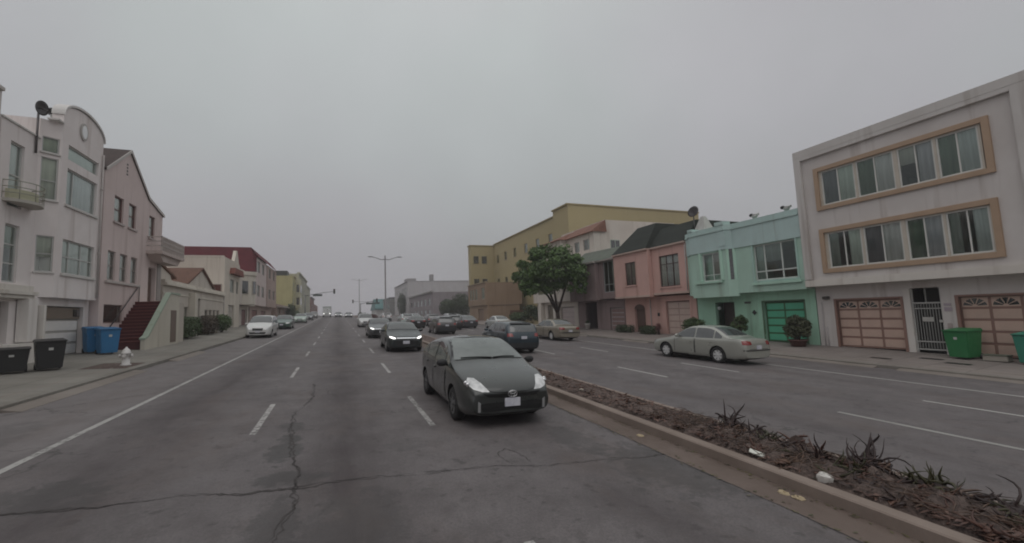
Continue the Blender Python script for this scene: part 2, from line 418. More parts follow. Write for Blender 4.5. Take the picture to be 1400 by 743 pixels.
dashes(-1.33, 8.46, 2.5, 6.47); dashes(1.6, 7.95, 2.8, 7.0); dashes(9.7, 10.9, 2.6, 7.6); dashes(12.85, 10.9, 2.7, 7.7)
ribbon('lane_marking', [(9.72, 2.6), (9.72, 5.91)], .10, wp3, step=.6)
g = NG('crack_filler'); ck = g.done(g.mix(g.noise(7, 4), (.035, .030, .029), (.085, .076, .073)), .9)
cr = [[(-3.4, 6.2), (-2.45, 6.08), (-1.69, 6.06), (-1.0, 5.88), (-.5, 5.83), (.15, 5.87), (.84, 5.73), (1.7, 5.68), (2.46, 5.45), (3.51, 5.26), (4.45, 5.14)],
      [(-2.53, 11.84), (-1.48, 11.71), (-.37, 11.64), (1.0, 11.54), (2.78, 11.2)],
      [(-.62, 13.5), (-.55, 11.6), (-.82, 9.6), (-.72, 8.0), (-.52, 6.55), (-.44, 5.4), (-.7, 3.4)], [(-.55, 11.6), (-.2, 11.7), (-.3, 12.5), (-.62, 13.5)],
      [(4.42, -5), (4.43, 30)], [(-6.2, 11.6), (-5.1, 12.6), (-4.1, 13.6)], [(-5.6, 16), (-4.2, 17.1)], [(2.2, 5.6), (2.1, 6.1), (2.35, 6.3), (2.5, 5.6)]]
for i, c in enumerate(cr):
  for q_ in range(2 if i in (0, 2) else 1): ribbon('road_crack', c, (.024, .010, .018, .010, .022, .014, .012, .010)[i], ck, .0045, .030 if i != 4 else .010, .05)
g = NG('asphalt_patch'); pm = g.done(g.mix(g.noise(9, 5), (.05, .049, .048), (.09, .087, .085)), .9); g.bump(g.noise(40, 3), .5, .01)
def blob(name, cx, cy, rx, ry, mat, zo, n=22, prof_=False):
    v = [(cx, cy, (gz if prof_ else base)(cx, cy) + zo)]
    for k in range(n):
        a = 2 * math.pi * k / n; r = random.uniform(.75, 1.15); x, y = cx + rx * r * math.cos(a), cy + ry * r * math.sin(a)
        v.append((x, y, (gz if prof_ else base)(x, y) + zo))
    return tag(MB().add(v, [(0, 1 + k, 1 + (k + 1) % n) for k in range(n)]).build(name, mat, recalc=False), kind='structure')
# utility covers set in the right sidewalk, and the square tree pit by the hydrant
for x, y in ((20.3, 10.5), (20.6, 8.3), (21.2, 9.3)):
    tag(MB().add([(a, b, gz(a, b) + .005) for a, b in ((x - .12, y - .35), (x + .12, y - .35), (x + .12, y + .35), (x - .12, y + .35))], [(0, 1, 2, 3)]).build('utility_cover', metal((.05, .048, .045)), recalc=False), kind='structure')
tag(MB().add([(a, b, gz(a, b) + .006) for a, b in ((-7.7, 18.0), (-6.5, 18.0), (-6.5, 19.7), (-7.7, 19.7))], [(0, 1, 2, 3)]).build('tree_pit', soil(), recalc=False), kind='structure')
# driveway aprons: sloped slabs cut through the kerb line
for x0, x1, ys_ in ((18.55, 19.5, ((9.9, 14.2), (6.0, 9.2), (14.9, 17.2), (22.6, 25.2), (30, 32.2))), (-5.95, -6.9, ((12.0, 18.2), (21.2, 25.2)))):
    for a, b in ys_:
        s_ = 1 if x1 > x0 else -1; mb = MB()
        v = []
        for y in (a, b):
            v += [(x0, y, base(x0, y) + .006), (x1, y, gz(x1, y) + .012)]
        v += [(x0, a, base(x0, a) - .1), (x1, a, base(x1, a) - .1), (x0, b, base(x0, b) - .1), (x1, b, base(x1, b) - .1)]
        mb.add(v, [(0, 1, 3, 2), (0, 1, 5, 4), (2, 3, 7, 6), (0, 2, 6, 4), (1, 3, 7, 5)])
        tag(mb.build('driveway_apron', concrete((.25, .22, .195), 0, .8)), kind='structure')

# ------------------------------------------------------------------ house kit
class House:
    def __init__(s, side, y0, y1, name, label, cat='house', xf=None, group=None):
        s.side = side; s.xf = xf if xf is not None else (-9.9 if side < 0 else 22.0); s.y0, s.y1 = y0, y1
        s.b = gz(s.xf, (y0 + y1) / 2); s.root = empty(name, (s.xf, (y0 + y1) / 2, s.b), label, cat, group)
        s.gmin = min(gz(s.xf, y0), gz(s.xf, y1), gz(s.X(-10), y0)) - .5
    def X(s, d): return s.xf - s.side * d      # d: metres towards the street
    def bx(s, mb, d0, d1, y0, y1, z0, z1, skip=()): return mb.box(s.X(d0), s.X(d1), y0, y1, z0, z1, skip)
    def back(s): return '-x' if s.side < 0 else '+x'
    def front(s): return '+x' if s.side < 0 else '-x'
    def facade(s, mb, y0, y1, z0, z1, ops=(), d=0, t=.25, sides=True):
        ys = sorted({y0, y1, *[o[0] for o in ops], *[o[1] for o in ops]}); zs = sorted({z0, z1, *[o[2] for o in ops], *[o[3] for o in ops]})
        for a, b in zip(ys, ys[1:]):
            for c, e in zip(zs, zs[1:]):
                if any(o[0] <= (a + b) / 2 <= o[1] and o[2] <= (c + e) / 2 <= o[3] for o in ops): continue
                x = s.X(d); mb.add([(x, a, c), (x, b, c), (x, b, e), (x, a, e)], [(0, 1, 2, 3)])
        for (a, b, c, e) in ops:
            x, w = s.X(d), s.X(d - t)
            for q in ([(x, a, c), (x, b, c), (w, b, c), (w, a, c)], [(x, a, e), (x, b, e), (w, b, e), (w, a, e)], [(x, a, c), (x, a, e), (w, a, e), (w, a, c)], [(x, b, c), (x, b, e), (w, b, e), (w, b, c)]): mb.add(q, [(0, 1, 2, 3)])
        return mb
    def shell(s, mb, y0, y1, z0, z1, d=0, depth=12):      # sides, back, top and bottom; open towards the street
        return s.bx(mb, d, -depth, y0, y1, z0, z1, skip=(s.front(),))
    def block(s, mb, y0, y1, z0, z1, ops=(), d=0, depth=12, t=.25):
        s.facade(mb, y0, y1, z0, z1, ops, d, t); return s.shell(mb, y0, y1, z0, z1, d, depth)
    def poly(s, mb, pts, d0, d1): return mb.prism(pts, d0, d1, lambda p, q, a: (s.X(a), p, q))
    def part(s, name, mat, mb, bevel=0, parent=None): return mb.build(name, mat, parent or s.root, bevel)
    def trim(s, name, mat, *boxes, bevel=.012):
        mb = MB()
        for b in boxes: s.bx(mb, *b)
        return s.part(name, mat, mb, bevel)
    def win(s, y0, y1, z0, z1, d=0, vs_=(), hs_=(), fm=None, cur=(), fw=.06, rec=.1, sill=None, name='window', mw=.045, short=None):
        fm = fm or paint((.55, .55, .52)); mb = MB(); a, b = d - rec + .03, d - rec - .04
        W_, H_ = y1 - y0, z1 - z0; e = .002
        s.bx(mb, a, b, y0 + e, y0 + fw, z0 + e, z1 - e); s.bx(mb, a, b, y1 - fw, y1 - e, z0 + e, z1 - e)
        s.bx(mb, a, b, y0 + fw, y1 - fw, z0 + e, z0 + fw); s.bx(mb, a, b, y0 + fw, y1 - fw, z1 - fw, z1 - e)
        for f in vs_: yy = y0 + W_ * f; s.bx(mb, a - .006, b + .006, yy - mw / 2, yy + mw / 2, z0 + fw - .004, z1 - fw + .004)
        for h in hs_:
            f, lo, hi = h if isinstance(h, tuple) else (h, 0, 1)
            zz = z0 + H_ * f; s.bx(mb, a - .01, b + .01, y0 + W_ * lo + (fw - .004 if lo == 0 else 0), y0 + W_ * hi - (fw - .004 if hi == 1 else 0), zz - mw / 2, zz + mw / 2)
        o = s.part(name, fm, mb)
        gmb = MB(); s.bx(gmb, d - rec - .004, d - rec - .012, y0 + fw * .6, y1 - fw * .6, z0 + fw * .6, z1 - fw * .6)
        gmb.build('pane', window_glass(), o)
        for c in cur:      # (from, to, colour[, bottom, kind])
            f0, f1, cc = c[:3]; bot = c[3] if len(c) > 3 else 0; kind = c[4] if len(c) > 4 else 'curtain'
            cm = MB(); n_ = 2 if kind == 'blind' else max(6, int(W_ * (f1 - f0) / .07)); v = []
            for i in range(n_ + 1):
                yy = y0 + W_ * (f0 + (f1 - f0) * i / n_); dd = d - rec - .055 + (0 if kind == 'blind' else .025 * math.sin(i * 1.7 + random.random()))
                for zz in (z0 + H_ * bot, z1): v.append((s.X(dd), yy, zz)); 
            for i in range(n_ + 1):
                pass
            m0 = len(v)
            v += [(x - s.side * -.012, y, z) for x, y, z in v]
            fs = [(2 * i, 2 * i + 1, 2 * i + 3, 2 * i + 2) for i in range(n_)] + [(m0 + 2 * i, m0 + 2 * i + 1, m0 + 2 * i + 3, m0 + 2 * i + 2) for i in range(n_)]
            fs += [(2 * i, 2 * i + 2, m0 + 2 * i + 2, m0 + 2 * i) for i in range(n_)]
            cm.add(v, fs, True); cm.build(kind, fabric(tuple(min(.8, q * 1.5) for q in cc)), o)
        if sill:
            sm = MB(); s.bx(sm, d + .07, d - .05, y0 - .08, y1 + .08, z0 - .1, z0 + .004); sm.build('sill', sill, o, .01)
        return o
    def casing(s, y0, y1, z0, z1, mat, w=.1, d=0, th=.05, name='window_casing'):
        mb = MB(); a, b = d + th, d - .05
        s.bx(mb, a, b, y0 - w, y0 + .002, z0 - w, z1 + w); s.bx(mb, a, b, y1 - .002, y1 + w, z0 - w, z1 + w)
        s.bx(mb, a, b, y0 + .002, y1 - .002, z1 - .002, z1 + w); s.bx(mb, a, b, y0 + .002, y1 - .002, z0 - w, z0 + .002)
        return s.part(name, mat, mb, .01)
    def garage(s, y0, y1, z0, z1, d=0, rows=4, cols=3, fm=None, pm_=None, style='inset', rec=.16):
        fm = fm or paint((.3, .2, .16)); pm_ = pm_ or paint((.5, .4, .33)); mb = MB(); e = .003
        s.bx(mb, d - rec, d - rec - .05, y0 + e, y1 - e, z0 + .02, z1 - e)
        o = s.part('garage_door', fm, mb)
        pb = MB(); W_, H_ = y1 - y0, z1 - z0; mg = .09; cw = (W_ - mg) / cols; rh = (H_ - mg) / rows
        for r in range(rows):
            for c in range(cols):
                a, b, c0, c1 = y0 + mg + c * cw, y0 + (c + 1) * cw, z0 + mg + r * rh, z0 + (r + 1) * rh
                if style == 'sunburst' and r == rows - 1: continue
                s.bx(pb, d - rec + .018, d - rec - .02, a, b, c0, c1)
        pb.build('door_panel', pm_, o, .012)
        if style == 'sunburst':
            ab = MB()
            for c in range(cols):
                db = MB()
                a, b = y0 + mg + c * cw, y0 + (c + 1) * cw; c0, c1 = z0 + mg + (rows - 1) * rh, z1 - mg
                s.bx(ab, d - rec + .012, d - rec - .02, a, b, c0, c1)
                cy_, rr = (a + b) / 2, (b - a) * .46; k = .62 * (c1 - c0) / rr * 1.3
                for j in range(5):
                    t0, t1 = math.pi * (j + .12) / 5, math.pi * (j + .88) / 5
                    pts = [(cy_ + rr * q * math.cos(t), c0 + .04 + rr * q * math.sin(t) * k) for q, t in ((.22, (t0 + t1) / 2 - .2), (.22, (t0 + t1) / 2 + .2), (1, t1), (1, (t0 + t1) / 2), (1, t0))]
                    s.poly(db, pts, d - rec + .016, d - rec - .01)
                db.build('window', car_glass(), o)
            ab.build('door_panel', pm_, o)
        return o
    def door(s, y0, y1, z0, z1, d=0, mat=None, rec=.2, name='entry_door', knob=True):
        mb = MB(); e = .003; s.bx(mb, d - rec, d - rec - .05, y0 + e, y1 - e, z0 + .01, z1 - e)
        W_, H_ = y1 - y0, z1 - z0
        for a, b in ((.1, .45), (.53, .9)):
            s.bx(mb, d - rec + .02, d - rec - .01, y0 + W_ * .18, y1 - W_ * .18, z0 + H_ * a, z0 + H_ * b)
        o = s.part(name, mat or paint((.09, .06, .045)), mb, .006)
        if knob: MB().sphere((s.X(d - rec + .05), y0 + W_ * .12, z0 + H_ * .47), .035, 10, 6).build('handle', metal((.5, .42, .25)), o)
        return o
WHITE = (.70, .675, .655); CREAM = (.62, .57, .49)
dark_int = paint((.03, .03, .03))
def rot_tree(o, px, py, ang):
    M = Matrix.Translation((px, py, 0)) @ Matrix.Rotation(ang, 4, 'Z') @ Matrix.Translation((-px, -py, 0))
    wl = world_loc(o); T = Matrix.Translation(wl); o.data.transform(T.inverted() @ M @ T); o.data.update()
    for c in o.children: rot_tree(c, px, py, ang)
GREYC = (.50, .49, .47); PALE = (.55, .55, .50); TAN = (.42, .38, .31)
wf = paint((.52, .52, .50))
# ---- left side -----------------------------------------------------------
h = House(-1, 11, 18.85, 'house', 'tall pale house wall cut off by the picture edge beside the white arched house', 'house', -10.35)
m = MB(); h.block(m, 11, 18.85, h.gmin, 10.07, [(13, 14.6, 4.3, 6.2), (13, 14.6, 7, 8.8)]); h.part('wall', stucco((.58, .55, .52)), m)
h.win(13, 14.6, 4.3, 6.2, vs_=(.5,)); h.win(13, 14.6, 7, 8.8, vs_=(.5,))
h.trim('cornice', stucco((.5, .47, .44)), (.08, -.1, 11, 18.85, 10.072, 10.2))

WH = (.70, .652, .635)
h = House(-1, 18.9, 24.55, 'house', 'white stucco house with rounded arch parapet, oval window and garage below a tall bay', 'house')
m = MB()
h.facade(m, 18.9, 20.87, h.gmin, 9.23, [(19.42, 20.12, 6.35, 8.62), (19.42, 20.12, 3.75, 5.74), (18.95, 19.85, 1.68, 3.1)], d=-.45); h.shell(m, 18.9, 20.87, h.gmin, 9.23, d=-.45)
h.facade(m, 21.3, 24.33, 3.3, 10.05, [(21.72, 24.0, 8.8, 9.4), (21.72, 23.97, 6.98, 8.45), (21.68, 24.0, 4.25, 5.6)]); h.shell(m, 21.3, 24.33, 3.3, 10.05)
h.bx(m, -.452, -8, 20.88, 21.298, 3.3, 10.05)
h.facade(m, 20.88, 24.5, h.gmin, 3.298, [(21.05, 24.1, 1.0, 3.0)], d=-.3); h.shell(m, 20.88, 24.5, h.gmin, 3.298, d=-.3)
h.part('wall', stucco(WH), m)
m = MB(); L_ = .636
h.facade(m, 21.3 - L_, 21.3, 3.3, 10.05, [(21.3 - L_ * .88, 21.3 - L_ * .12, a, b) for a, b in ((8.8, 9.4), (6.98, 8.6), (4.25, 5.6))], t=.15)
c = h.part('bay_side', stucco(WH), m); rot_tree(c, h.X(0), 21.3, R(-45))
for a, b, hs_ in ((8.8, 9.4, ()), (6.98, 8.6, (.45,)), (4.25, 5.6, (.5,))):
    w = h.win(21.3 - L_ * .88, 21.3 - L_ * .12, a, b, hs_=hs_, fm=wf, fw=.04, rec=.06, mw=.035, cur=[(0, 1, (.36, .36, .27) if a > 8.7 else (.5, .48, .4), 0 if a != 4.25 else .42, 'blind')]); rot_tree(w, h.X(0), 21.3, R(-45))
    w = h.trim('sill', paint((.6, .58, .55)), (.06, -.02, 21.3 - L_ * .95, 21.3 - L_ * .05, a - .07, a - .003)); rot_tree(w, h.X(0), 21.3, R(-45))
h.win(21.72, 24.0, 8.8, 9.4, fm=wf, cur=[(0, 1, (.5, .52, .48), 0, 'blind')]); h.win(21.72, 23.97, 6.98, 8.45, vs_=(.25,), fm=wf, cur=[(0, .24, (.4, .4, .4)), (.26, 1, (.48, .47, .48), .0)], sill=paint((.6, .58, .55)))
h.win(21.68, 24.0, 4.25, 5.6, vs_=(.25, .62), hs_=(.5,), fm=wf, cur=[(0, 1, (.6, .57, .5))], sill=paint((.6, .58, .55)))
h.win(19.42, 20.12, 6.35, 8.62, d=-.45, hs_=(.5,), fm=wf, cur=[(0, 1, (.5, .49, .47), .0, 'blind')]); h.win(19.42, 20.12, 3.75, 5.74, d=-.45, hs_=(.33, .66), fm=wf, cur=[(0, 1, (.2, .24, .18), .6, 'blind')])
m = MB(); pts = [(21.3, 10.052), (24.33, 10.052), (24.33, 10.45)] + [(22.815 + 1.515 * math.cos(R(a)), 10.45 + .66 * math.sin(R(a))) for a in range(10, 180, 10)] + [(21.3, 10.45)]
h.poly(m, pts, 0.0, -.35); h.part('parapet', stucco(WH), m)
m = MB(); arc = [(22.815 + 1.56 * math.cos(R(a)), 10.45 + .70 * math.sin(R(a))) for a in range(0, 181, 9)]
for a, b in zip(arc, arc[1:]): h.poly(m, [(a[0], a[1]), (b[0], b[1]), (b[0], b[1] + .09), (a[0], a[1] + .09)], .06, -.36)
h.part('parapet_cap', stucco((.62, .61, .59)), m)
m = MB(); ov = lambda r0, r1: [(22.66 + r0 * math.cos(R(a)), 10.3 + r1 * math.sin(R(a))) for a in range(0, 360, 15)]
h.poly(m, ov(.27, .37), .05, -.02); o = h.part('oval_window', stucco((.4, .38, .36)), m); m = MB(); h.poly(m, ov(.19, .28), .062, .0); m.build('pane', paint((.86, .86, .86), .25), o)
h.trim('parapet_cap', stucco((.62, .61, .59)), (.05, -.3, 20.9, 21.29, 10.055, 10.13), (-.4, -.7, 18.9, 20.87, 9.235, 9.31))
m = MB(); h.bx(m, -.18, -.6, 18.92, 20.62, 3.2, 3.32); h.bx(m, -.1, -.6, 18.92, 20.68, 3.322, 3.46); h.bx(m, -.2, -.6, 18.92, 20.58, 3.462, 3.66); h.part('porch_canopy', stucco((.6, .57, .52)), m, .012)
h.trim('pillar', stucco((.66, .63, .60)), (-.1, -.42, 20.18, 20.66, 1.69, 3.198)); h.trim('plinth', stucco((.62, .59, .55)), (-.02, -.44, 18.9, 20.86, h.gmin, 1.66), (-.02, -.29, 20.862, 21.0, h.gmin, 3.0))
h.door(18.97, 19.83, 1.7, 3.08, d=-.45, mat=paint((.11, .08, .05)))
h.garage(21.07, 24.08, 1.0, 2.98, d=-.3, rows=4, cols=1, fm=paint((.40, .37, .34)), pm_=paint((.78, .75, .72)))
h.trim('garage_transom', paint((.22, .17, .13)), (-.40, -.46, 21.08, 24.06, 2.5, 2.97)); m = MB()
for yy in (21.15, 23.55): m = MB(); h.bx(m, -.36, -.42, yy, yy + .42, 2.6, 2.9); h.part('window', car_glass(), m)
m = MB()   # curved iron balcony at the upper wing window
bx_, by_ = h.X(-.45), 19.9
arc = [(by_ + .74 * math.cos(R(a)), .62 * math.sin(R(a))) for a in range(0, 181, 12)]
m.add([(bx_ + q, p, 6.45) for p, q in arc] + [(bx_ + q, p, 6.55) for p, q in arc], [tuple(range(16))] + [tuple(range(16, 32))[::-1]] + [(i, i + 1, 17 + i, 16 + i) for i in range(15)])
b = h.part('balcony', stucco((.42, .40, .36)), m); m = MB()
for z in (6.75, 6.95, 7.16): m.tube([(bx_ + q, p, z) for p, q in arc], .018, 6)
for p, q in arc[::3]: m.tube([(bx_ + q, p, 6.55), (bx_ + q, p, 7.16)], .012, 5)
m.build('railing', paint((.34, .33, .27)), b); m = MB(); arc2 = [(by_ + .6 * math.cos(R(a)), .48 * math.sin(R(a))) for a in range(0, 181, 12)]
m.add([(bx_ + q, p, 6.553) for p, q in arc2] + [(bx_ + q, p, 6.9) for p, q in arc2], [tuple(range(16))] + [tuple(range(16, 32))[::-1]] + [(i, i + 1, 17 + i, 16 + i) for i in range(15)]); m.build('planter', stucco((.5, .5, .36)), b)
m = MB(); m.lathe((-10.55, 22.15, 10.05), [(.15, 0), (.15, .62), (.17, .64)], 14); o = h.part('roof_vent', metal((.5, .5, .48)), m); m = MB(); m.lathe((-10.55, 22.15, 10.7), [(.16, 0), (.3, .06), (.34, .14), (.22, .24), (.0, .28)], 16); m.build('vent_cap', metal((.03, .03, .03)), o)
m = MB(); m.tube([(h.X(-.4), 20.6, 8.6), (h.X(-.4), 20.6, 10.2)], .035, 8); o = m.build('satellite_dish', metal((.12, .11, .11)), None, loc=(h.X(-.4), 20.83, 8.6)); tag(o, 'grey satellite dish on a pole beside the white arched house roof', 'satellite dish')
def dish(c, r, direc, mat, parent, name='reflector'):
    m = MB(); m.lathe((0, 0, 0), [(0.0, 0), (r * .4, .03 * r), (r * .75, .12 * r), (r, .25 * r), (r * 1.01, .28 * r), (r * .74, .15 * r), (r * .4, .06 * r), (.0, .03 * r)], 24)
    m.tube([(0, 0, 0), (0, -.3 * r, .9 * r)], .02, 6); m.sphere((0, -.3 * r, .9 * r), .03, 8, 6)
    q = Vector(direc).to_track_quat('Z', 'Y').to_matrix(); m.v = [tuple(Vector(c) + q @ Vector(v)) for v in m.v]
    return m.build(name, mat, parent)
dish((h.X(-.32), 20.5, 10.3), .27, (.97, -.22, -.12), metal((.10, .095, .095)), o)

PK = (.59, .495, .475)
hA = h
h = House(-1, 24.6, 31.9, 'house', 'pinkish gabled house with dark roof, triple window and red outdoor stairs', 'house'); rd = paint((.17, .09, .08))
m = MB(); ops = [(25.6, 26.55, 7.15, 8.42), (27.12, 28.0, 7.15, 8.42), (29.66, 30.5, 7.08, 8.35), (25.2, 25.95, 4.3, 5.68), (26.4, 27.2, 4.3, 5.68), (27.6, 28.36, 4.3, 5.68), (25.05, 26.9, 2.28, 3.15), (29.8, 30.85, 3.46, 5.4)]
h.block(m, 24.6, 31.6, h.gmin, 8.6, ops)
h.poly(m, [(24.6, 8.602), (31.6, 8.602), (31.6, 8.66), (29.44, 9.16), (27, 11.0), (24.75, 9.42), (24.6, 9.3)], 0, -.25); h.part('wall', stucco(PK), m)
m = MB(); m2 = lambda a, b, c, d_: h.poly(m, [(a, b), (c, d_), (c, d_ + .13), (a, b + .13)], .05, -11)
m2(24.58, 9.32, 27, 11.03); m2(27.0, 11.03, 29.46, 9.19); m2(29.46, 9.19, 31.72, 8.66); h.part('roof', shingle((.075, .055, .05)), m)
m = MB(); m2 = lambda a, b, c, d_: h.poly(m, [(a, b - .02), (c, d_ - .02), (c, d_ + .14), (a, b + .14)], .08, .052)
m2(24.58, 9.32, 27, 11.03); m2(27.0, 11.03, 29.46, 9.19); m2(29.46, 9.19, 31.72, 8.66); h.part('bargeboard', paint((.5, .46, .43)), m)
for a, b, c, d_ in ops[:3]: h.win(a, b, c, d_, hs_=(.5,), fm=rd, cur=[(0, 1, (.45, .4, .38), .1, 'blind')], sill=paint((.45, .38, .36)))
for a, b, c, d_ in ops[3:6]: h.win(a, b, c, d_, hs_=(.5,), fm=paint((.3, .26, .24)), cur=[(0, 1, (.3, .27, .25), 0, 'curtain')])
h.trim('sill', paint((.52, .47, .44)), (.1, -.02, 25.0, 28.6, 4.15, 4.27))
h.win(25.05, 26.9, 2.28, 3.15, fm=paint((.2, .13, .12)), cur=[(0, 1, (.13, .09, .08), 0, 'blind')])
h.door(29.82, 30.83, 3.47, 5.38, mat=paint((.12, .07, .05)))
m = MB()
for k in range(4): h.bx(m, .012, -.02, 26.68, 26.82, 9.74 + .17 * k, 9.83 + .17 * k)
h.part('attic_vent', paint((.06, .05, .045)), m)
h.trim('meter_box', metal((.33, .31, .3)), (.12, .002, 27.83, 28.3, 2.35, 2.95)); h.trim('gate_panel', paint((.33, .29, .27)), (.04, .003, 31.0, 31.55, 3.55, 5.7))
m = MB(); h.bx(m, .75, .002, 29.35, 33.1, 6.1, 6.28); h.poly(m, [(29.5, 6.098), (32.9, 6.098), (32.4, 5.72), (30.0, 5.72)], .6, .002); o = h.part('balcony', stucco((.45, .38, .35)), m); m = MB()
for z in (6.55, 6.8, 7.05): h.bx(m, .72, .66, 29.4, 33.05, z, z + .05); h.bx(m, .655, .02, 29.4, 29.46, z, z + .05); h.bx(m, .655, .02, 32.99, 33.05, z, z + .05)
for yy in [29.4 + .26 * i for i in range(15)]: h.bx(m, .73, .65, yy, yy + .05, 6.28, 7.12)
m.build('railing', paint((.48, .43, .4)), o)
b1 = h.gmin; m = MB(); ns = 13
for i in range(ns):
    y0 = 25.45 + i * .235; z1 = 1.2 + (i + 1) * .165
    m.box(-9.898, -8.57, y0, 28.6, z1 - .165 if i else b1, z1, ())
o = h.part('staircase', paint((.085, .02, .02), .7), m); m = MB()
for i in range(ns): m.box(-9.89, -8.575, 25.42 + i * .235, 25.42 + i * .235 + .25, 1.2 + (i + 1) * .165 + .001, 1.2 + (i + 1) * .165 + .03)
m.build('tread', paint((.20, .055, .05), .6), o); m = MB()
m.box(-9.898, -8.57, 28.602, 31.2, b1, 3.345); m.build('stair_landing', stucco((.46, .42, .37)), o); m = MB(); m.prism([(25.2, b1), (29.75, b1), (29.75, 3.75), (28.3, 3.75), (25.55, 1.55), (25.2, 1.45)], -8.565, -8.40, lambda p, q, a: (a, p, q)); m.build('stair_wall', stucco((.50, .47, .40)), o); m = MB(); m.tube([(-9.82, 25.5, 2.1), (-9.82, 28.5, 4.25)], .025, 8); m.tube([(-9.82, 25.5, 1.3), (-9.82, 25.5, 2.1)], .02, 6); m.tube([(-9.82, 28.5, 3.3), (-9.82, 28.5, 4.25)], .02, 6); m.build('handrail', metal((.08, .07, .07)), o)
m = MB(); m.prism([(29.8, 3.752), (28.28, 3.752), (25.53, 1.552), (25.15, 1.452), (25.15, 1.53), (25.5, 1.64), (28.25, 3.84), (29.8, 3.84)], -8.6, -8.36, lambda p, q, a: (a, p, q)); m.build('stair_cap', stucco((.30, .36, .29)), o)
m = MB(); m.box(-8.42, -8.385, 28.45, 29.3, 1.15, 2.88); m.build('cellar_door', paint((.16, .11, .085)), o)

LC = (.53, .485, .43)
h = House(-1, 32.0, 47.1, 'house', 'low cream house with long cornice, brown gable roofs and hedges in front', 'house')
m = MB(); ops = [(34.6, 35.6, 2.3, 3.3), (36.0, 36.9, 2.3, 3.3), (38.2, 39.7, 1.2, 4.1), (41.0, 41.9, 2.1, 3.2), (42.2, 43.1, 2.1, 3.2), (43.4, 44.3, 2.1, 3.2), (44.6, 45.5, 2.1, 3.2)]
h.block(m, 32.0, 47.1, h.gmin, 4.55, ops); h.part('wall', stucco(LC), m)
for a in ops: 
    if a != ops[2]: h.win(*a, vs_=(.5,), fm=paint((.3, .26, .22)), cur=[(0, 1, (.35, .31, .27))], sill=paint((.55, .5, .45)))
h.door(38.25, 39.65, 1.2, 3.9, mat=paint((.14, .12, .1)))
h.trim('cornice', stucco((.62, .58, .51)), (.22, -.1, 32.0, 47.1, 4.552, 4.7), (.12, -.1, 32.0, 47.1, 4.702, 4.9), (.05, -.005, 32, 47.1, 4.0, 4.12)); 
h.trim('pillar', stucco((.56, .52, .45)), (.40, .002, 36.95, 37.6, h.gmin, 4.3))
m = MB(); h.poly(m, [(37.5, 4.556), (44.7, 4.556), (44.7, 4.98), (41.05, 6.42), (37.5, 4.98)], -.3, -.55); h.poly(m, [(32.05, 4.556), (36.3, 4.556), (35.6, 5.45), (32.05, 6.4)], -.7, -.95); h.part('gable', stucco(LC), m)
m = MB(); m2 = lambda a, b, c, d_, dd=-.15: h.poly(m, [(a, b), (c, d_), (c, d_ + .14), (a, b + .14)], dd, -9)
m2(37.3, 4.92, 41.05, 6.44); m2(41.052, 6.44, 44.9, 4.92); m2(32.02, 6.42, 36.5, 5.25, -.6); h.part('roof', shingle((.15, .075, .05)), m)

HP = [(hA, .05, 24.28, 3.4, 9.9), (h, .05, 47.0, 1.5, 4.5)]
CR_ = (.58, .53, .46)
h = House(-1, 47.2, 53.9, 'house', 'cream two storey house with curved pointed parapet and blank side wall', 'house')
m = MB(); ops = [(49.5, 51.3, 5.05, 6.4), (52.2, 53.3, 5.05, 6.4), (48.9, 51.5, 1.5, 3.8)]
h.block(m, 47.2, 53.9, h.gmin, 8.0, ops); h.poly(m, [(47.2, 8.002), (53.9, 8.002), (53.9, 8.1), (53.3, 8.35), (52.9, 9.0), (52.5, 9.6), (52.1, 9.6), (51.7, 9.0), (51.2, 8.35), (47.2, 8.3)], 0, -.3); m.box(-20, -10.21, 47.2, 47.55, 8.002, 8.3); h.part('wall', stucco(CR_), m)
for a in ops[:2]: h.win(*a, vs_=(.5,), fm=paint((.45, .42, .38)), cur=[(0, 1, (.2, .22, .16), .3, 'blind')])
h.garage(48.95, 51.45, 1.5, 3.75, rows=4, cols=2, fm=paint((.36, .33, .29)), pm_=paint((.45, .41, .36)))
m = MB(); h.poly(m, [(49.1, 6.9), (53.6, 6.9), (53.3, 7.5), (49.5, 7.5)], .45, .002); h.part('tile_hood', shingle((.24, .09, .07)), m)
m = MB(); m.box(-11.3, -10.1, 47.17, 47.25, 5.0, 5.72); o = h.part('window', paint((.3, .25, .22)), m); m = MB(); m.box(-11.22, -10.18, 47.155, 47.2, 5.06, 5.66); m.build('pane', paint((.10, .04, .035), .2), o)
m = MB(); m.box(-20, -10.0, 47.18, 47.6, 8.302, 8.42); h.part('parapet_cap', stucco((.6, .56, .5)), m)

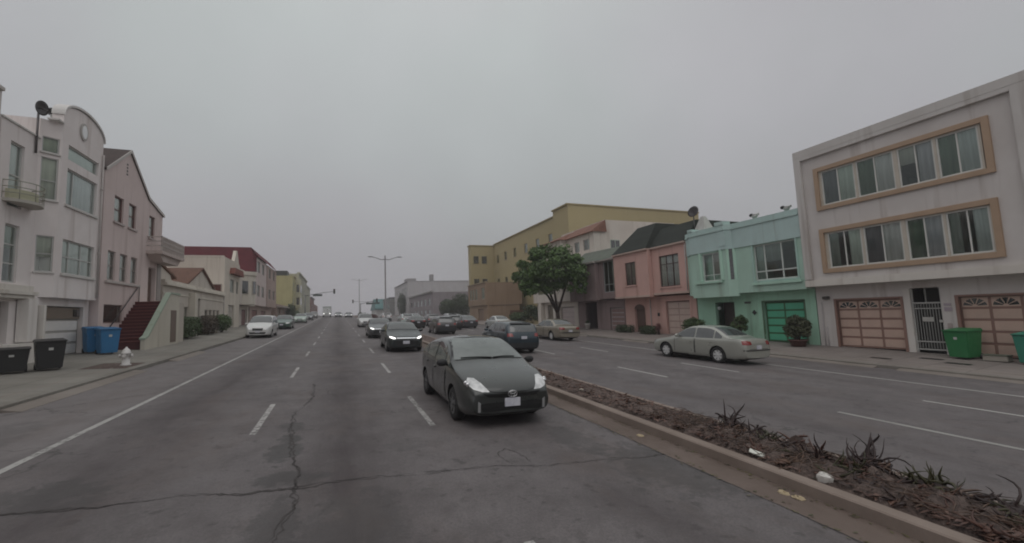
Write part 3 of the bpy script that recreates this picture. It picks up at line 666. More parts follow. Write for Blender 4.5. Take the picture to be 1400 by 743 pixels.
h = House(-1, 54.0, 63.2, 'house', 'cream house with rounded turret bay and dark red garage level', 'house')
m = MB(); h.block(m, 54, 63.2, 4.0, 7.9, [(61, 62.4, 5.2, 6.7)]); h.block(m, 54, 63.2, h.gmin, 3.998, [(54.8, 57.6, 1.4, 3.6), (59, 62.4, 1.4, 3.6)], d=-.7); h.part('wall', stucco((.56, .51, .46)), m)
m = MB(); m.lathe((h.X(-.9), 57, 0), [(1.9, 4.0), (1.9, 4.05), (1.9, 7.3), (1.9, 7.35)], 32); m.lathe((h.X(-.9), 57, 0), [(2.02, 7.352), (2.02, 7.36), (2.02, 7.74), (2.02, 7.75)], 32); h.part('turret', stucco((.60, .56, .49)), m)
for a in (-55, -15, 25, 60):
    m = MB(); ml = MB(); an = R(a); c = Vector((h.X(-.9) + 1.9 * math.cos(an), 57 + 1.9 * math.sin(an), 5.95)); u = Vector((-math.sin(an), math.cos(an), 0)); nn = Vector((math.cos(an), math.sin(an), 0))
    m.obox(c, u, nn, Vector((0, 0, 1)), .42, .04, .78); ml.obox(c + nn * .03, u, nn, Vector((0, 0, 1)), .35, .03, .70); o = h.part('window', paint((.5, .46, .4)), m); ml.build('pane', car_glass(), o)
h.win(61, 62.4, 5.2, 6.7, vs_=(.5,), cur=[(0, 1, (.2, .18, .16), .3, 'blind')]); rdoor = paint((.16, .05, .045))
h.garage(54.85, 57.55, 1.4, 3.55, d=-.7, fm=rdoor, pm_=paint((.2, .07, .06)), cols=2); h.door(59.1, 62.3, 1.4, 3.55, d=-.7, mat=rdoor)

h = House(-1, 63.4, 82.6, 'house', 'tall pale house under a dark red mansard roof by the corner', 'house')
m = MB(); wins = [(a, a + 2.2, c, c + 1.5) for c in (8.6, 5.4) for a in (64.7, 68.4, 74.0, 78.5)]
h.block(m, 63.4, 72.5, 4.2, 8.5, [w for w in wins if w[0] < 72 and w[2] < 8]); h.block(m, 64.25, 72.5, 8.502, 10.5, [w for w in wins if w[0] < 72 and w[2] > 8]); h.part('wall', stucco((.55, .47, .45)), m)
m = MB(); h.block(m, 72.52, 82.6, 4.2, 10.4, [w for w in wins if w[0] > 72], d=.1); h.block(m, 63.4, 82.6, h.gmin, 4.198, [(65, 69, 1.6, 3.6), (72, 76, 1.6, 3.6)], d=-.6); h.part('wall', stucco((.36, .27, .24)), m)
for w in wins: h.win(*w, d=.1 if w[0] > 72 else 0, vs_=(.5,), fm=paint((.4, .36, .33)), cur=[(0, 1, (.12, .12, .1), .4, 'blind')])
h.garage(65.05, 68.95, 1.6, 3.55, d=-.6, fm=rdoor, pm_=paint((.22, .07, .06)), cols=2); h.garage(72.05, 75.95, 1.6, 3.55, d=-.6, fm=rdoor, pm_=paint((.2, .07, .06)), cols=2)
m = MB(); X0, X1 = h.X(.25), h.X(-12)
m.add([(X0 - .25, 63.2, 8.55), (X1, 63.2, 8.55), (X1, 64.0, 11.8), (X0 - .9, 64.0, 11.8), (X0 - .9, 81.6, 11.7), (X0, 82.7, 10.42), (X0, 63.9, 10.52), (X1, 81.6, 11.7), (X1, 64.2, 8.55), (X0 - .25, 64.2, 8.55), (X0 - .25, 64.2, 10.52)], [(0, 1, 2, 3), (3, 2, 7, 4), (3, 4, 5, 6), (0, 3, 6, 10), (9, 8, 1, 0), (0, 10, 9)]); h.part('roof', shingle((.125, .02, .028)), m, 0)
m = MB(); m.box(-24, -14.9, 66, 75, 8, 11.3); h.part('rear_wall', stucco((.42, .33, .31)), m)

h = House(-1, 84, 108, 'garage_row', 'low brick coloured garage row beyond the red roofed house', 'garage')
m = MB(); h.block(m, 84, 108, h.gmin, 5.0, [(86, 89, 2, 4.2), (91, 94, 2, 4.2), (97, 100, 2, 4.2), (102, 105, 2, 4.2)]); h.part('wall', stucco((.30, .22, .19)), m); h.trim('awning', paint((.42, .37, .33)), (.9, .002, 84.5, 107.5, 4.4, 4.6))
for a in (86, 91, 97, 102): h.garage(a + .05, a + 2.95, 2, 4.15, cols=2, fm=paint((.25, .2, .17)), pm_=paint((.33, .27, .23)))
h = House(-1, 112, 126.8, 'apartment_building', 'mustard yellow apartment block with bay windows on the left side of the street', 'building')
m = MB(); h.block(m, 112, 126.8, h.gmin, 12.5, [(114, 116.5, 5.5, 7.5), (114, 116.5, 9, 11)], depth=14); h.part('wall', stucco((.40, .37, .19)), m)
m = MB(); h.bx(m, 1.1, .003, 119, 124, 5, 12.2); h.part('bay', stucco((.47, .45, .33)), m)
for z in (5.8, 9):
    m = MB(); h.bx(m, 1.13, 1.0, 119.5, 123.5, z, z + 1.8); h.part('window', car_glass(), m); m = MB(); h.bx(m, .9, .3, 118.96, 119.1, z, z + 1.8); h.part('window', car_glass(), m)
h.win(114, 116.5, 5.5, 7.5, vs_=(.5,)); h.win(114, 116.5, 9, 11, vs_=(.5,))
m = MB(); h.bx(m, -1.2, -3.8, 112.4, 117, 12.502, 13.7); h.part('roof_hut', paint((.045, .05, .04)), m); h.trim('cornice', paint((.25, .18, .1)), (.15, -.1, 116, 120, 12.3, 12.7))
h = House(-1, 127, 180, 'apartment_building', 'olive grey flat roofed apartment block behind the yellow one', 'building')
m = MB(); h.block(m, 127, 158, h.gmin, 14.4, [(130, 133, 9, 11), (137, 140, 9, 11), (144, 147, 9, 11)], depth=14, d=.2); h.block(m, 158.02, 180, h.gmin, 13.2, [(162, 165, 8, 10), (170, 173, 8, 10)], depth=14); h.part('wall', stucco((.34, .33, .25)), m)
for a in (130, 137, 144): h.win(a, a + 3, 9, 11, d=.2, vs_=(.5,))
for a in (162, 170): h.win(a, a + 3, 8, 10, vs_=(.5,))
h.trim('cornice', stucco((.38, .38, .3)), (.5, -.3, 127, 158, 14.402, 14.8), (.3, -.3, 158.02, 180, 13.202, 13.5))
h = House(-1, 186, 245, 'house', 'distant dark red house at the crest of the street', 'house')
m = MB(); h.block(m, 186, 210, h.gmin, 10.4, [(190, 193, 6, 8), (198, 201, 6, 8)]); h.block(m, 210.02, 245, h.gmin, 8.6, [(215, 218, 5, 7)], d=.1); h.part('wall', stucco((.2, .1, .09)), m); h.trim('cornice', paint((.1, .08, .08)), (.4, -.3, 186, 210, 10.402, 10.9))
h.win(190, 193, 6, 8); h.win(198, 201, 6, 8); h.win(215, 218, 5, 7, d=.1)

# ---- right side ----------------------------------------------------------
G = (.56, .53, .505)
h = House(1, 6.0, 14.2, 'house', 'grey three storey house with two tan framed window bands and panelled garages', 'house')
F1, F2 = (7.32, 13.12, 6.6, 8.33), (7.38, 13.14, 3.52, 5.28)
m = MB(); h.block(m, 6.0, 14.2, 2.7, 9.3, [F1, F2]); lo = [(10.62, 13.4, -.6, 2.06), (9.38, 10.36, -.6, 2.38), (6.3, 8.95, -.6, 2.03)]
h.block(m, 6.0, 14.2, h.gmin - .3, 2.698, lo, d=-.6); h.part('wall', stucco(G), m)
FR = stucco((.54, .52, .495)); m = MB(); h.bx(m, .14, -.3, 6.0, 14.2, 9.302, 9.66); h.bx(m, .14, .002, 13.86, 14.2, 3.05, 9.3); h.bx(m, .14, .002, 6.0, 6.5, 3.05, 9.3); h.bx(m, .14, .002, 6.5, 13.86, 9.12, 9.3); h.part('parapet', FR, m, .01)
h.trim('ledge', stucco((.6, .57, .52)), (.16, .003, 6.0, 14.2, 2.7, 3.02)); CA = paint((.43, .30, .20))
for F in (F1, F2):
    h.casing(*F, CA, w=.2, th=.09)
    for i, (a, b) in enumerate(((7.45, 8.66), (8.74, 9.94), (10.08, 11.5), (11.58, 13.02))):
        lt = ((.40, .43, .42), (.36, .35, .37), (.46, .45, .44), (.40, .44, .39))[i]; dk = ((.10, .14, .10), (.075, .08, .085), (.07, .10, .065), (.10, .10, .11))[(i + (F is F2)) % 4]
        h.win(a, b, F[2] + .03, F[3] - .03, vs_=(.5,), fm=paint((.66, .66, .62)), fw=.055, cur=[(.02, .5, lt), (.5, .98, dk)] if (i + (F is F2)) % 3 != 1 else [(.02, .47, lt), (.55, .98, (.34, .34, .30), .55, 'blind')] if F is F1 else [(.06, .40, lt), (.7, .98, (.16, .18, .16))], rec=.06)
    m = MB(); yy = [(7.32, 7.449), (8.661, 8.739), (9.941, 10.079), (11.501, 11.579), (13.021, 13.14 if F is F2 else 13.12)]
    for a, b in yy: h.bx(m, -.005, -.16, a + (.061 if a < 7.4 else 0), b, F[2], F[3])
    h.bx(m, -.006, -.161, F[0], F[1], F[2], F[2] + .029); h.bx(m, -.006, -.161, F[0], F[1], F[3] - .029, F[3]); h.part('mullion', paint((.55, .5, .42)), m)
gd, gp_ = paint((.28, .165, .13)), paint((.58, .42, .34))
for a, b in ((10.66, 13.36), (6.34, 8.91)): h.garage(a, b, gz(22.6, (a + b) / 2) + .02, 2.0, d=-.6, rows=5, cols=3, fm=gd, pm_=gp_, style='sunburst')
m = MB()
for a, b, t in ((10.62, 13.4, 2.06), (6.3, 8.95, 2.03)):
    m = MB()
    h.bx(m, -.58, -.65, a - .001, a + .1, -.6, t); h.bx(m, -.58, -.65, b - .1, b + .001, -.6, t); h.bx(m, -.58, -.65, a + .1, b - .1, t - .07, t); h.part('door_frame', gd, m)
zg = gz(22.6, 9.9); o = h.trim('entry_gate', paint((.5, .5, .47)), (-.66, -.70, 9.38, 9.43, zg, 2.37), (-.66, -.70, 10.31, 10.36, zg, 2.37), (-.66, -.70, 9.43, 10.31, 1.72, 1.78), (-.66, -.70, 9.43, 10.31, zg + .12, zg + .18), (-.66, -.70, 9.43, 10.31, zg + .45, zg + .5), (-.66, -.7, 9.43, 10.31, 1.5, 1.54))
m = MB()
for i in range(9): h.bx(m, -.665, -.69, 9.5 + i * .092, 9.525 + i * .092, zg + .15, 1.75)
h.bx(m, -.665, -.69, 9.86, 9.9, 1.78, 2.37); m.build('gate_bar', paint((.30, .30, .28)), o); m = MB(); h.bx(m, -.64, -.70, 9.7, 10.05, .98, 1.16); m.build('lock_plate', metal((.62, .61, .57)), o); m = MB(); h.bx(m, -.63, -.70, 9.42, 9.52, .95, 1.05); m.build('handle', metal((.62, .61, .57)), o)
h.trim('door_sidewall', stucco((.60, .57, .53)), (-.58, -.72, 10.362, 10.6, zg - .2, 2.38)); h.door(9.4, 10.34, zg, 2.35, d=-1.4, mat=paint((.04, .038, .03)))
m = MB(); h.bx(m, -.57, -.602, 9.08, 9.30, 1.62, 1.72); h.part('number_plate', paint((.45, .38, .42)), m, .01); m = MB(); h.bx(m, -.57, -.602, 9.06, 9.30, 1.40, 1.56); h.part('number_plate', paint((.45, .38, .42)), m, .01); m = MB(); h.bx(m, -.57, -.602, 9.12, 9.26, .72, .92); h.part('doorbell_panel', paint((.45, .38, .36)), m, .01)
m = MB(); h.bx(m, -.45, -.602, 13.55, 13.85, 2.05, 2.2); h.part('wall_lamp', metal((.12, .11, .1)), m, .02)
m = MB(); m.tube([(h.X(-.05), 14.17, 2.72), (h.X(-.05), 14.17, 9.1)], .035, 8); m.tube([(h.X(-.56), 13.95, -.3), (h.X(-.56), 13.95, 1.9)], .02, 6); m.tube([(h.X(-.56), 13.8, -.3), (h.X(-.56), 13.8, .7)], .02, 6); h.part('drain_pipe', stucco((.45, .42, .42)), m)

GN = (.385, .55, .46); GNL = stucco((.41, .61, .50)); GB = (.43, .56, .54)
h = House(1, 14.25, 21.98, 'house', 'mint green two storey house with stepped cornice, bay window and green garage door', 'house')
m = MB(); WR = (14.6, 17.05, 3.24, 5.28)
h.block(m, 14.25, 18.3, 2.62, 5.3, [WR]); h.bx(m, 0, -8, 18.302, 21.98, 2.62, 5.3)
h.bx(m, -.002, -10, 14.25, 21.98, 5.302, 6.7); h.part('wall', stucco(GN), m); m = MB(); h.block(m, 14.25, 21.98, h.gmin, 2.618, [(14.85, 17.2, -.7, 2.05), (19.1, 20.55, -.7, 2.12)], d=-.6); h.part('wall', stucco((.34, .57, .43)), m)
m = MB(); pl = [(18.2, 0), (18.56, .36), (21.35, .36), (21.7, 0), (21.7, -.1), (18.2, -.1)]
zmap = lambda p, q, a: (h.X(q), p, a)
m.prism(pl, 2.45, 3.45, zmap); WL = (19.08, 20.4, 3.452, 5.22)
h.facade(m, 18.57, 21.34, 3.452, 5.3, [WL], d=.36, t=.2); h.bx(m, .16, .1, 18.57, 21.34, 3.452, 3.5); h.part('bay', stucco(GN), m)
m = MB()
for px_, sg in ((18.56, 1), (21.35, -1)):   # cant panels of the bay with a slot window each
    a = Vector((h.X(.36), px_, 0)); b = Vector((h.X(0), px_ - sg * .36, 0)); u = (b - a).normalized(); nn = Vector((u.y, -u.x, 0)); nn = nn if nn.x < 0 else -nn
    for f0, f1 in ((.0, .3), (.7, 1.0)):
        c = a + (b - a) * ((f0 + f1) / 2) + Vector((0, 0, 4.376)) - nn * .05; m = MB(); m.obox(c, u, nn, Vector((0, 0, 1)), (f1 - f0) / 2 * (b - a).length, .05, .922); h.part('bay_side', GNL, m)
for px_, sg in ((18.56, 1), (21.35, -1)):
    a = Vector((h.X(.36), px_, 0)); b = Vector((h.X(0), px_ - sg * .36, 0)); u = (b - a).normalized(); nn = Vector((u.y, -u.x, 0)); nn = nn if nn.x < 0 else -nn
    m = MB(); m.obox((a + b) / 2 + Vector((0, 0, 4.376)) - nn * .08, u, nn, Vector((0, 0, 1)), .12, .01, .92); h.part('slot_window', car_glass(), m)
for yy in (18.93, 20.56): m = MB(); m.lathe((h.X(.36), yy, 0), [(.10, 3.46), (.10, 3.5), (.10, 5.25), (.10, 5.29)], 16); h.part('column', GNL, m)
wm = paint((.58, .62, .58)); h.win(*WL, d=.36, vs_=(.42,), hs_=(.22,), fm=wm, fw=.07, cur=[(0, .42, (.33, .30, .28), .24, 'blind'), (.9, 1, (.3, .3, .3))])
h.win(*WR, vs_=(.34, .74), hs_=(.25,), fm=wm, fw=.08, mw=.07, rec=.12, cur=[(.74, .96, (.24, .30, .27)), (.34, .73, (.2, .23, .21), .5, 'blind')]); h.casing(*WR, stucco((.36, .52, .46)), w=.1, th=.04)
h.trim('sill', GNL, (.5, .362, 18.9, 21.0, 3.32, 3.448), (.12, .042, 14.4, 17.2, 3.0, 3.138))
m = MB(); UF = stucco(GB)
m.prism([(14.25, .06), (18.3, .06), (18.56, .42), (21.35, .42), (21.75, .06), (21.98, .06), (21.98, -.001), (14.25, -.001)], 5.303, 6.45, zmap); h.part('fascia', UF, m, .006)
m = MB()
m.prism([(14.25, .12), (18.3, .12), (18.54, .48), (21.37, .48), (21.8, .12), (21.98, .12), (21.98, -.3), (14.25, -.3)], 6.452, 6.56, zmap); m.prism([(14.25, .07), (18.3, .07), (18.54, .43), (21.37, .43), (21.8, .07), (21.98, .07), (21.98, -.3), (14.25, -.3)], 6.562, 6.80, zmap)
h.bx(m, .47, -.2, 18.55, 19.15, 6.8, 7.02); h.bx(m, .47, -.2, 21.0, 21.36, 6.8, 6.98); h.part('cornice', stucco((.42, .55, .52)), m, .01)
m = MB(); h.bx(m, .45, .42, 18.45, 18.95, 5.5, 6.4); h.part('pilaster', UF, m, .01)
m = MB(); xx, yy = h.X(-.9), 21.2; m.add([(xx - .55, yy - .55, 6.7), (xx + .55, yy - .55, 6.7), (xx + .55, yy + .55, 6.7), (xx - .55, yy + .55, 6.7), (xx - .12, yy - .12, 7.95), (xx + .12, yy - .12, 7.95), (xx + .12, yy + .12, 7.95), (xx - .12, yy + .12, 7.95)], [(0, 1, 5, 4), (1, 2, 6, 5), (2, 3, 7, 6), (3, 0, 4, 7), (4, 5, 6, 7), (3, 2, 1, 0)]); h.part('chimney', stucco((.42, .42, .40)), m)
for yy in (15.1, 17.0):
    m = MB(); m.lathe((h.X(-.35), yy, 6.7), [(.12, 0), (.12, .25), (.16, .27), (.16, .33)], 12); m.tube([(h.X(-.35), yy - .25, 7.08), (h.X(-.35), yy + .1, 7.08)], .07, 10); o = h.part('roof_vent', metal((.5, .5, .48)), m); m = MB(); m.sphere((h.X(-.35), yy + .2, 7.1), (.11, .13, .1), 10, 8); m.build('vent_cap', metal((.04, .04, .04)), o)
zg = gz(22.6, 16); gdm = paint((.10, .30, .17)); h.garage(14.9, 17.15, zg + .02, 2.02, d=-.6, rows=5, cols=2, fm=paint((.05, .14, .06)), pm_=paint((.10, .44, .27)))
h.casing(14.85, 17.2, zg, 2.05, paint((.10, .17, .10)), w=.06, d=-.6, th=.03, name='door_frame'); h.door(19.15, 20.5, gz(22.6, 19.8), 2.1, d=-1.1, mat=paint((.055, .04, .035)))
m = MB(); h.bx(m, -.55, -.602, 17.75, 17.95, .0, .01); 
m = MB(); c = Vector((h.X(-.57), 17.75, 1.45)); m.obox(c, Vector((0, .707, .707)), Vector((0, -.707, .707)), Vector((1, 0, 0)), .1, .1, .03); h.part('wall_lamp', paint((.03, .03, .03)), m); m = MB(); h.bx(m, -.57, -.602, 17.95, 18.35, 1.98, 2.1); h.part('number_plate', paint((.07, .08, .07)), m)
m = MB(); m.sphere((h.X(-.75), 20.35, 1.75), .12, 10, 8); h.part('porch_lamp', paint((.6, .66, .66)), m)
o = MB().tube([(22.9, 22.0, 6.6), (22.9, 22.0, 8.2)], .04, 8).build('satellite_dish', metal((.1, .1, .1)), None, loc=(22.9, 22.0, 6.6)); tag(o, 'dark satellite dish tilted above the roof between pink and mint houses', 'satellite dish'); dish((22.95, 22.0, 8.45), .40, (-.85, -.2, .25), metal((.07, .065, .065)), o)

PN = (.54, .345, .30); 
h = House(1, 22.02, 29.8, 'house', 'pink two storey house under a dark green mansard roof', 'house')
m = MB(); W2, W1 = (22.8, 24.75, 3.4, 5.68), (27.0, 28.3, 3.75, 5.6)
h.block(m, 22.02, 25.5, 2.85, 6.3, [W2]); h.block(m, 25.52, 29.8, 2.75, 6.3, [W1], d=.38); lo = [(22.65, 25.0, -.7, 2.35), (27.3, 28.6, -.7, 1.85)]
h.block(m, 22.02, 29.8, h.gmin, 2.748, lo, d=-.55); h.part('wall', stucco(PN), m)
m = MB(); cy, r_ = 27.95, .65; h.poly(m, [(27.3, 1.852), (28.6, 1.852)] + [(cy + r_ * math.cos(R(a)), 1.852 + .38 * math.sin(R(a))) for a in range(0, 181, 15)][1:-1], -.545, -.6); h.part('arch_recess', paint((.12, .07, .055)), m)
h.win(*W2, vs_=(.33, .66), hs_=(.72,), fm=paint((.10, .07, .06)), fw=.07, cur=[(0, .3, (.6, .58, .52)), (.35, .64, (.62, .6, .55)), (.7, .97, (.55, .53, .48))], sill=stucco(PN)); h.win(*W1, d=.38, vs_=(.5,), fm=paint((.14, .09, .08)), cur=[(0, 1, (.28, .22, .2), 0, 'blind')], sill=stucco(PN))
m = MB(); 
for W_, d_ in ((W2, -.03), ):
    for i in range(4): m.tube([(h.X(d_), 23.0 + .45 * i, 3.45), (h.X(d_), 23.1 + .45 * i, 4.3), (h.X(d_), 22.95 + .45 * i, 4.8), (h.X(d_), 23.1 + .45 * i, 5.0)], .014, 5)
h.part('window_grille', metal((.45, .43, .4)), m)
h.trim('eave', stucco((.47, .36, .31)), (.18, -.2, 22.02, 25.5, 6.302, 6.42)); h.trim('eave', stucco((.47, .36, .31)), (.56, -.2, 25.502, 29.8, 6.302, 6.42)); h.trim('ledge', stucco((.47, .36, .31)), (.06, .002, 22.02, 25.5, 2.85, 3.0), (.44, .382, 25.5, 29.8, 2.75, 2.9))
m = MB(); A = lambda y, d_, z: (h.X(d_), y, z)
m.add([A(22.02, .12, 6.43), A(25.6, .12, 6.43), A(25.6, -1.15, 7.95), A(22.02, -1.15, 7.95), A(22.02, -8, 7.95), A(25.6, -8, 7.95), A(25.6, -8, 6.43), A(22.02, -8, 6.43)], [(0, 1, 2, 3), (3, 2, 5, 4), (0, 3, 4, 7), (1, 6, 5, 2), (4, 5, 6, 7), (0, 7, 6, 1)])
m.add([A(25.5, .52, 6.432), A(29.85, .52, 6.432), A(28.1, -1.0, 8.5), A(25.9, -1.0, 8.5), A(25.9, -5, 8.5), A(28.1, -5, 8.5), A(29.85, -6, 6.432), A(25.5, -6, 6.432)], [(0, 1, 2, 3), (3, 2, 5, 4), (0, 3, 4, 7), (1, 6, 5, 2), (4, 5, 6, 7), (0, 7, 6, 1)]); h.part('roof', shingle((.028, .034, .028)), m)
zg = gz(22.6, 24); h.garage(22.7, 24.95, zg, 2.3, d=-.55, rows=5, cols=2, fm=paint((.42, .30, .26)), pm_=paint((.56, .44, .38)), style='inset'); h.door(27.33, 28.57, gz(22.6, 28), 1.84, d=-.55, mat=paint((.12, .07, .055)))
m = MB(); c = Vector((h.X(-.52), 25.75, 1.4)); m.obox(c, Vector((0, 1, 0)), Vector((0, 0, 1)), Vector((1, 0, 0)), .08, .12, .05); h.part('wall_lamp', paint((.03, .03, .03)), m, .01)

HP += [(h, .05, 22.1, 3.0, 6.2), (h, -.5, 26.6, -.2, 2.6)]
PU = (.23, .175, .17)
h = House(1, 29.85, 37.3, 'house', 'dull purple brown house with recessed balcony window and grey green roof edge', 'house')
m = MB(); WB, WS = (30.25, 31.95, 3.4, 6.15), (34.3, 35.9, 3.6, 5.5)
h.block(m, 29.85, 32.6, 2.85, 6.3, [WB]); h.block(m, 32.62, 37.3, 2.75, 6.1, [WS], d=.4); lo = [(29.95, 32.0, -.5, 2.05), (34.0, 36.0, -.5, 2.6)]
h.block(m, 29.85, 37.3, h.gmin, 2.748, lo, d=-.5); h.part('wall', stucco(PU), m)
h.win(*WB, vs_=(.6,), hs_=(.25,), fm=paint((.35, .36, .35)), cur=[(.0, .3, (.3, .3, .28))]); h.win(*WS, d=.4, vs_=(.5,), hs_=(.2,), fm=paint((.4, .4, .4)))
h.garage(30.0, 31.95, gz(22.5, 31), 2.0, d=-.5, rows=5, cols=1, fm=paint((.42, .37, .35)), pm_=paint((.26, .17, .16))); h.door(34.6, 35.6, gz(22.5, 35), 2.3, d=-1.6, mat=paint((.03, .035, .025)))
m = MB(); m.add([A(29.85, .3, 6.32), A(37.3, .55, 6.32), A(37.3, -1.6, 7.7), A(29.85, -1.6, 7.5), A(29.85, -7, 7.5), A(37.3, -7, 7.7), A(37.3, -7, 6.32), A(29.85, -7, 6.32)], [(0, 1, 2, 3), (3, 2, 5, 4), (0, 3, 4, 7), (1, 6, 5, 2), (4, 5, 6, 7), (0, 7, 6, 1)]); h.part('roof', shingle((.14, .16, .13)), m); h.trim('eave', paint((.4, .36, .33)), (.36, -.1, 29.85, 32.6, 6.18, 6.31)); h.trim('eave', paint((.4, .36, .33)), (.6, -.1, 32.62, 37.3, 6.15, 6.31))

WT = (.58, .535, .48)
h = House(1, 37.4, 46.8, 'house', 'white three storey house with red tile roof edge behind the street tree', 'house')
m = MB(); h.block(m, 37.4, 46.8, 2.9, 6.9, [(38.2, 39.6, 3.8, 5.4), (43, 45.6, 3.8, 5.4)]); h.block(m, 37.4, 46.8, h.gmin, 2.898, [(42.4, 44.2, -.3, 2.6), (38.2, 41, -.3, 2.3)], d=-.5)
h.facade(m, 37.4, 43.0, 6.902, 10.1, [(38.3, 39.5, 8.3, 9.5), (40.3, 41.4, 8.3, 9.5)], d=-2.85); h.shell(m, 37.4, 46.8, 6.902, 10.1, d=-2.85, depth=14); h.facade(m, 43.02, 46.8, 6.902, 10.1, [(44, 45.6, 8.3, 9.5)], d=-2.0); h.bx(m, -2.001, -2.84, 43.02, 43.1, 6.902, 10.1)
m.box(h.X(-4.3), h.X(-13.9), 37.4, 46.8, 10.102, 11.4); h.part('wall', stucco(WT), m)
for w, d_ in (((38.2, 39.6, 3.8, 5.4), 0), ((43, 45.6, 3.8, 5.4), 0), ((38.3, 39.5, 8.3, 9.5), -2.85), ((40.3, 41.4, 8.3, 9.5), -2.85), ((44, 45.6, 8.3, 9.5), -2.0)): h.win(*w, d=d_, vs_=(.5,), fm=paint((.5, .46, .42)), cur=[(0, .5, (.3, .3, .28))])
m = MB(); m.add([A(37.2, -2.4, 10.08), A(42.9, -2.4, 10.08), A(43.6, -4.4, 11.42), A(37.35, -4.4, 11.42), A(37.2, -4.4, 10.08), A(42.9, -4.4, 10.08)], [(0, 1, 2, 3), (0, 3, 4), (0, 4, 5, 1), (1, 5, 2), (3, 2, 5, 4)])
m.add([A(42.6, -1.5, 10.085), A(47.2, -1.5, 10.085), A(45.6, -4.4, 11.3), A(43.8, -4.4, 11.3), A(42.6, -4.4, 10.085), A(47.2, -4.4, 10.085)], [(0, 1, 2, 3), (0, 3, 4), (1, 5, 2), (0, 4, 5, 1), (3, 2, 5, 4)]); h.part('roof', shingle((.24, .12, .085)), m)
m = MB(); m.box(26.9, 28.1, 37.36, 37.5, 8.0, 9.25); o = h.part('window', paint((.36, .42, .36)), m); m = MB(); m.box(26.97, 27.45, 37.345, 37.4, 8.07, 9.18); m.box(27.55, 28.03, 37.345, 37.4, 8.07, 9.18); m.build('pane', car_glass(), o)
h.door(42.5, 44.1, gz(22.5, 43), 2.55, d=-.5, mat=paint((.2, .17, .13))); h.garage(38.25, 40.95, gz(22.5, 39), 2.25, d=-.5, fm=paint((.5, .44, .42)), pm_=paint((.58, .5, .48)), cols=1)
h.trim('pillar', stucco((.62, .58, .52)), (.0, -.48, 44.9, 45.4, h.gmin, 2.89)); h.trim('pillar', stucco((.62, .58, .52)), (.0, -.48, 41.4, 41.9, h.gmin, 2.89))

BR = (.27, .195, .135)
h = House(1, 64, 73.8, 'house', 'low brown two storey corner house in front of the yellow apartments', 'house')
m = MB(); h.block(m, 64, 73.8, 3.2, 6.8, [(64.7, 66.2, 4.2, 6.0), (68.5, 69.6, 4.2, 6.0), (70.1, 71.2, 4.2, 6.0), (71.7, 72.8, 4.2, 6.0)], d=.25, depth=6); h.block(m, 64, 73.8, h.gmin, 3.198, [(66, 69, .2, 2.6)], depth=5.5); h.part('wall', stucco(BR), m)
for a, b in ((64.7, 66.2), (68.5, 69.6), (70.1, 71.2), (71.7, 72.8)): h.win(a, b, 4.2, 6.0, d=.25, fm=paint((.5, .47, .4)), cur=[(0, 1, (.4, .38, .33), .0, 'blind')])
h.garage(66.05, 68.95, .3, 2.55, fm=paint((.2, .14, .1)), pm_=paint((.26, .18, .13)), cols=2); h.trim('cornice', stucco((.32, .26, .18)), (.4, -.2, 64, 73.8, 6.802, 6.95))
m = MB(); m.box(22.3, 27.5, 63.96, 64.2, 3.05, 3.18); h.part('belt_course', paint((.16, .11, .08)), m)

YL = (.36, .305, .17)
h = House(1, 49, 81, 'apartment_building', 'large mustard yellow apartment building rising behind the houses and street tree', 'building', 29.0)
m = MB(); W3 = [(54.3, 55.6, 11.7, 13.2), (58.7, 60, 11.7, 13.2), (63.2, 64.5, 11.7, 13.2), (68, 69.3, 11.7, 13.2), (72.5, 73.8, 11.7, 13.2), (76.6, 77.9, 11.6, 13.1)]; W3 += [(a, b, 7.0, 8.5) for a, b, _, _ in W3]
h.block(m, 53.3, 79.4, h.gmin, 15.4, W3, depth=23); h.block(m, 49, 53.28, h.gmin, 16.1, depth=23, d=.3); m.box(24.1, 40, 79.42, 81, h.gmin, 15.15)
h.part('wall', stucco(YL, .12), m)
for w in W3: h.win(*w, fm=paint((.32, .27, .17)), cur=[(0, .5, (.3, .27, .2))], sill=paint((.36, .3, .2)))
for xx, z in ((25.2, 11.7), (26.9, 11.7), (25.2, 7.2), (26.9, 7.2)):
    m = MB(); ml = MB(); m.box(xx - .6, xx + .6, 79.36, 79.45, z - .1, z + 1.5); ml.box(xx - .5, xx + .5, 79.34, 79.4, z, z + 1.4); o = h.part('window', paint((.34, .3, .18)), m); ml.build('pane', car_glass(), o)
m = MB(); m.box(28.5, 52.1, 48.9, 53.4, 16.102, 16.3); m.box(28.8, 52.1, 53.4, 79.3, 15.402, 15.55); m.box(23.95, 40.1, 79.3, 81.1, 15.152, 15.35); h.part('parapet_cap', stucco((.30, .25, .13)), m)
h = House(1, 110, 149, 'warehouse', 'grey two storey building with dark side wall across the side street', 'building', 22.8)
m = MB(); ops = [(a, a + 3, 4.5, 6.2) for a in (113, 119, 125, 131, 137, 143)] + [(a, a + 3, 1.0, 3.2) for a in (113, 119, 125, 131, 137, 143)]
h.block(m, 110, 149, h.gmin, 7.8, ops, depth=15); h.part('wall', stucco((.24, .215, .225)), m)
for w in ops: h.win(*w, fm=paint((.3, .29, .28)))
h.trim('cornice', stucco((.3, .29, .28)), (.4, -.3, 110, 149, 7.802, 8.2))
h = House(1, 151, 188, 'apartment_building', 'large pale grey block in the haze at the far right', 'building', 22.6)
m = MB(); h.block(m, 151, 188, h.gmin, 14.0, [(a, a + 3, z, z + 2) for a in (155, 162, 170, 178) for z in (6, 10)], depth=24); h.part('wall', stucco((.42, .41, .41)), m)
for a in (155, 162, 170, 178):
    for z in (6, 10): h.win(a, a + 3, z, z + 2, vs_=(.5,))
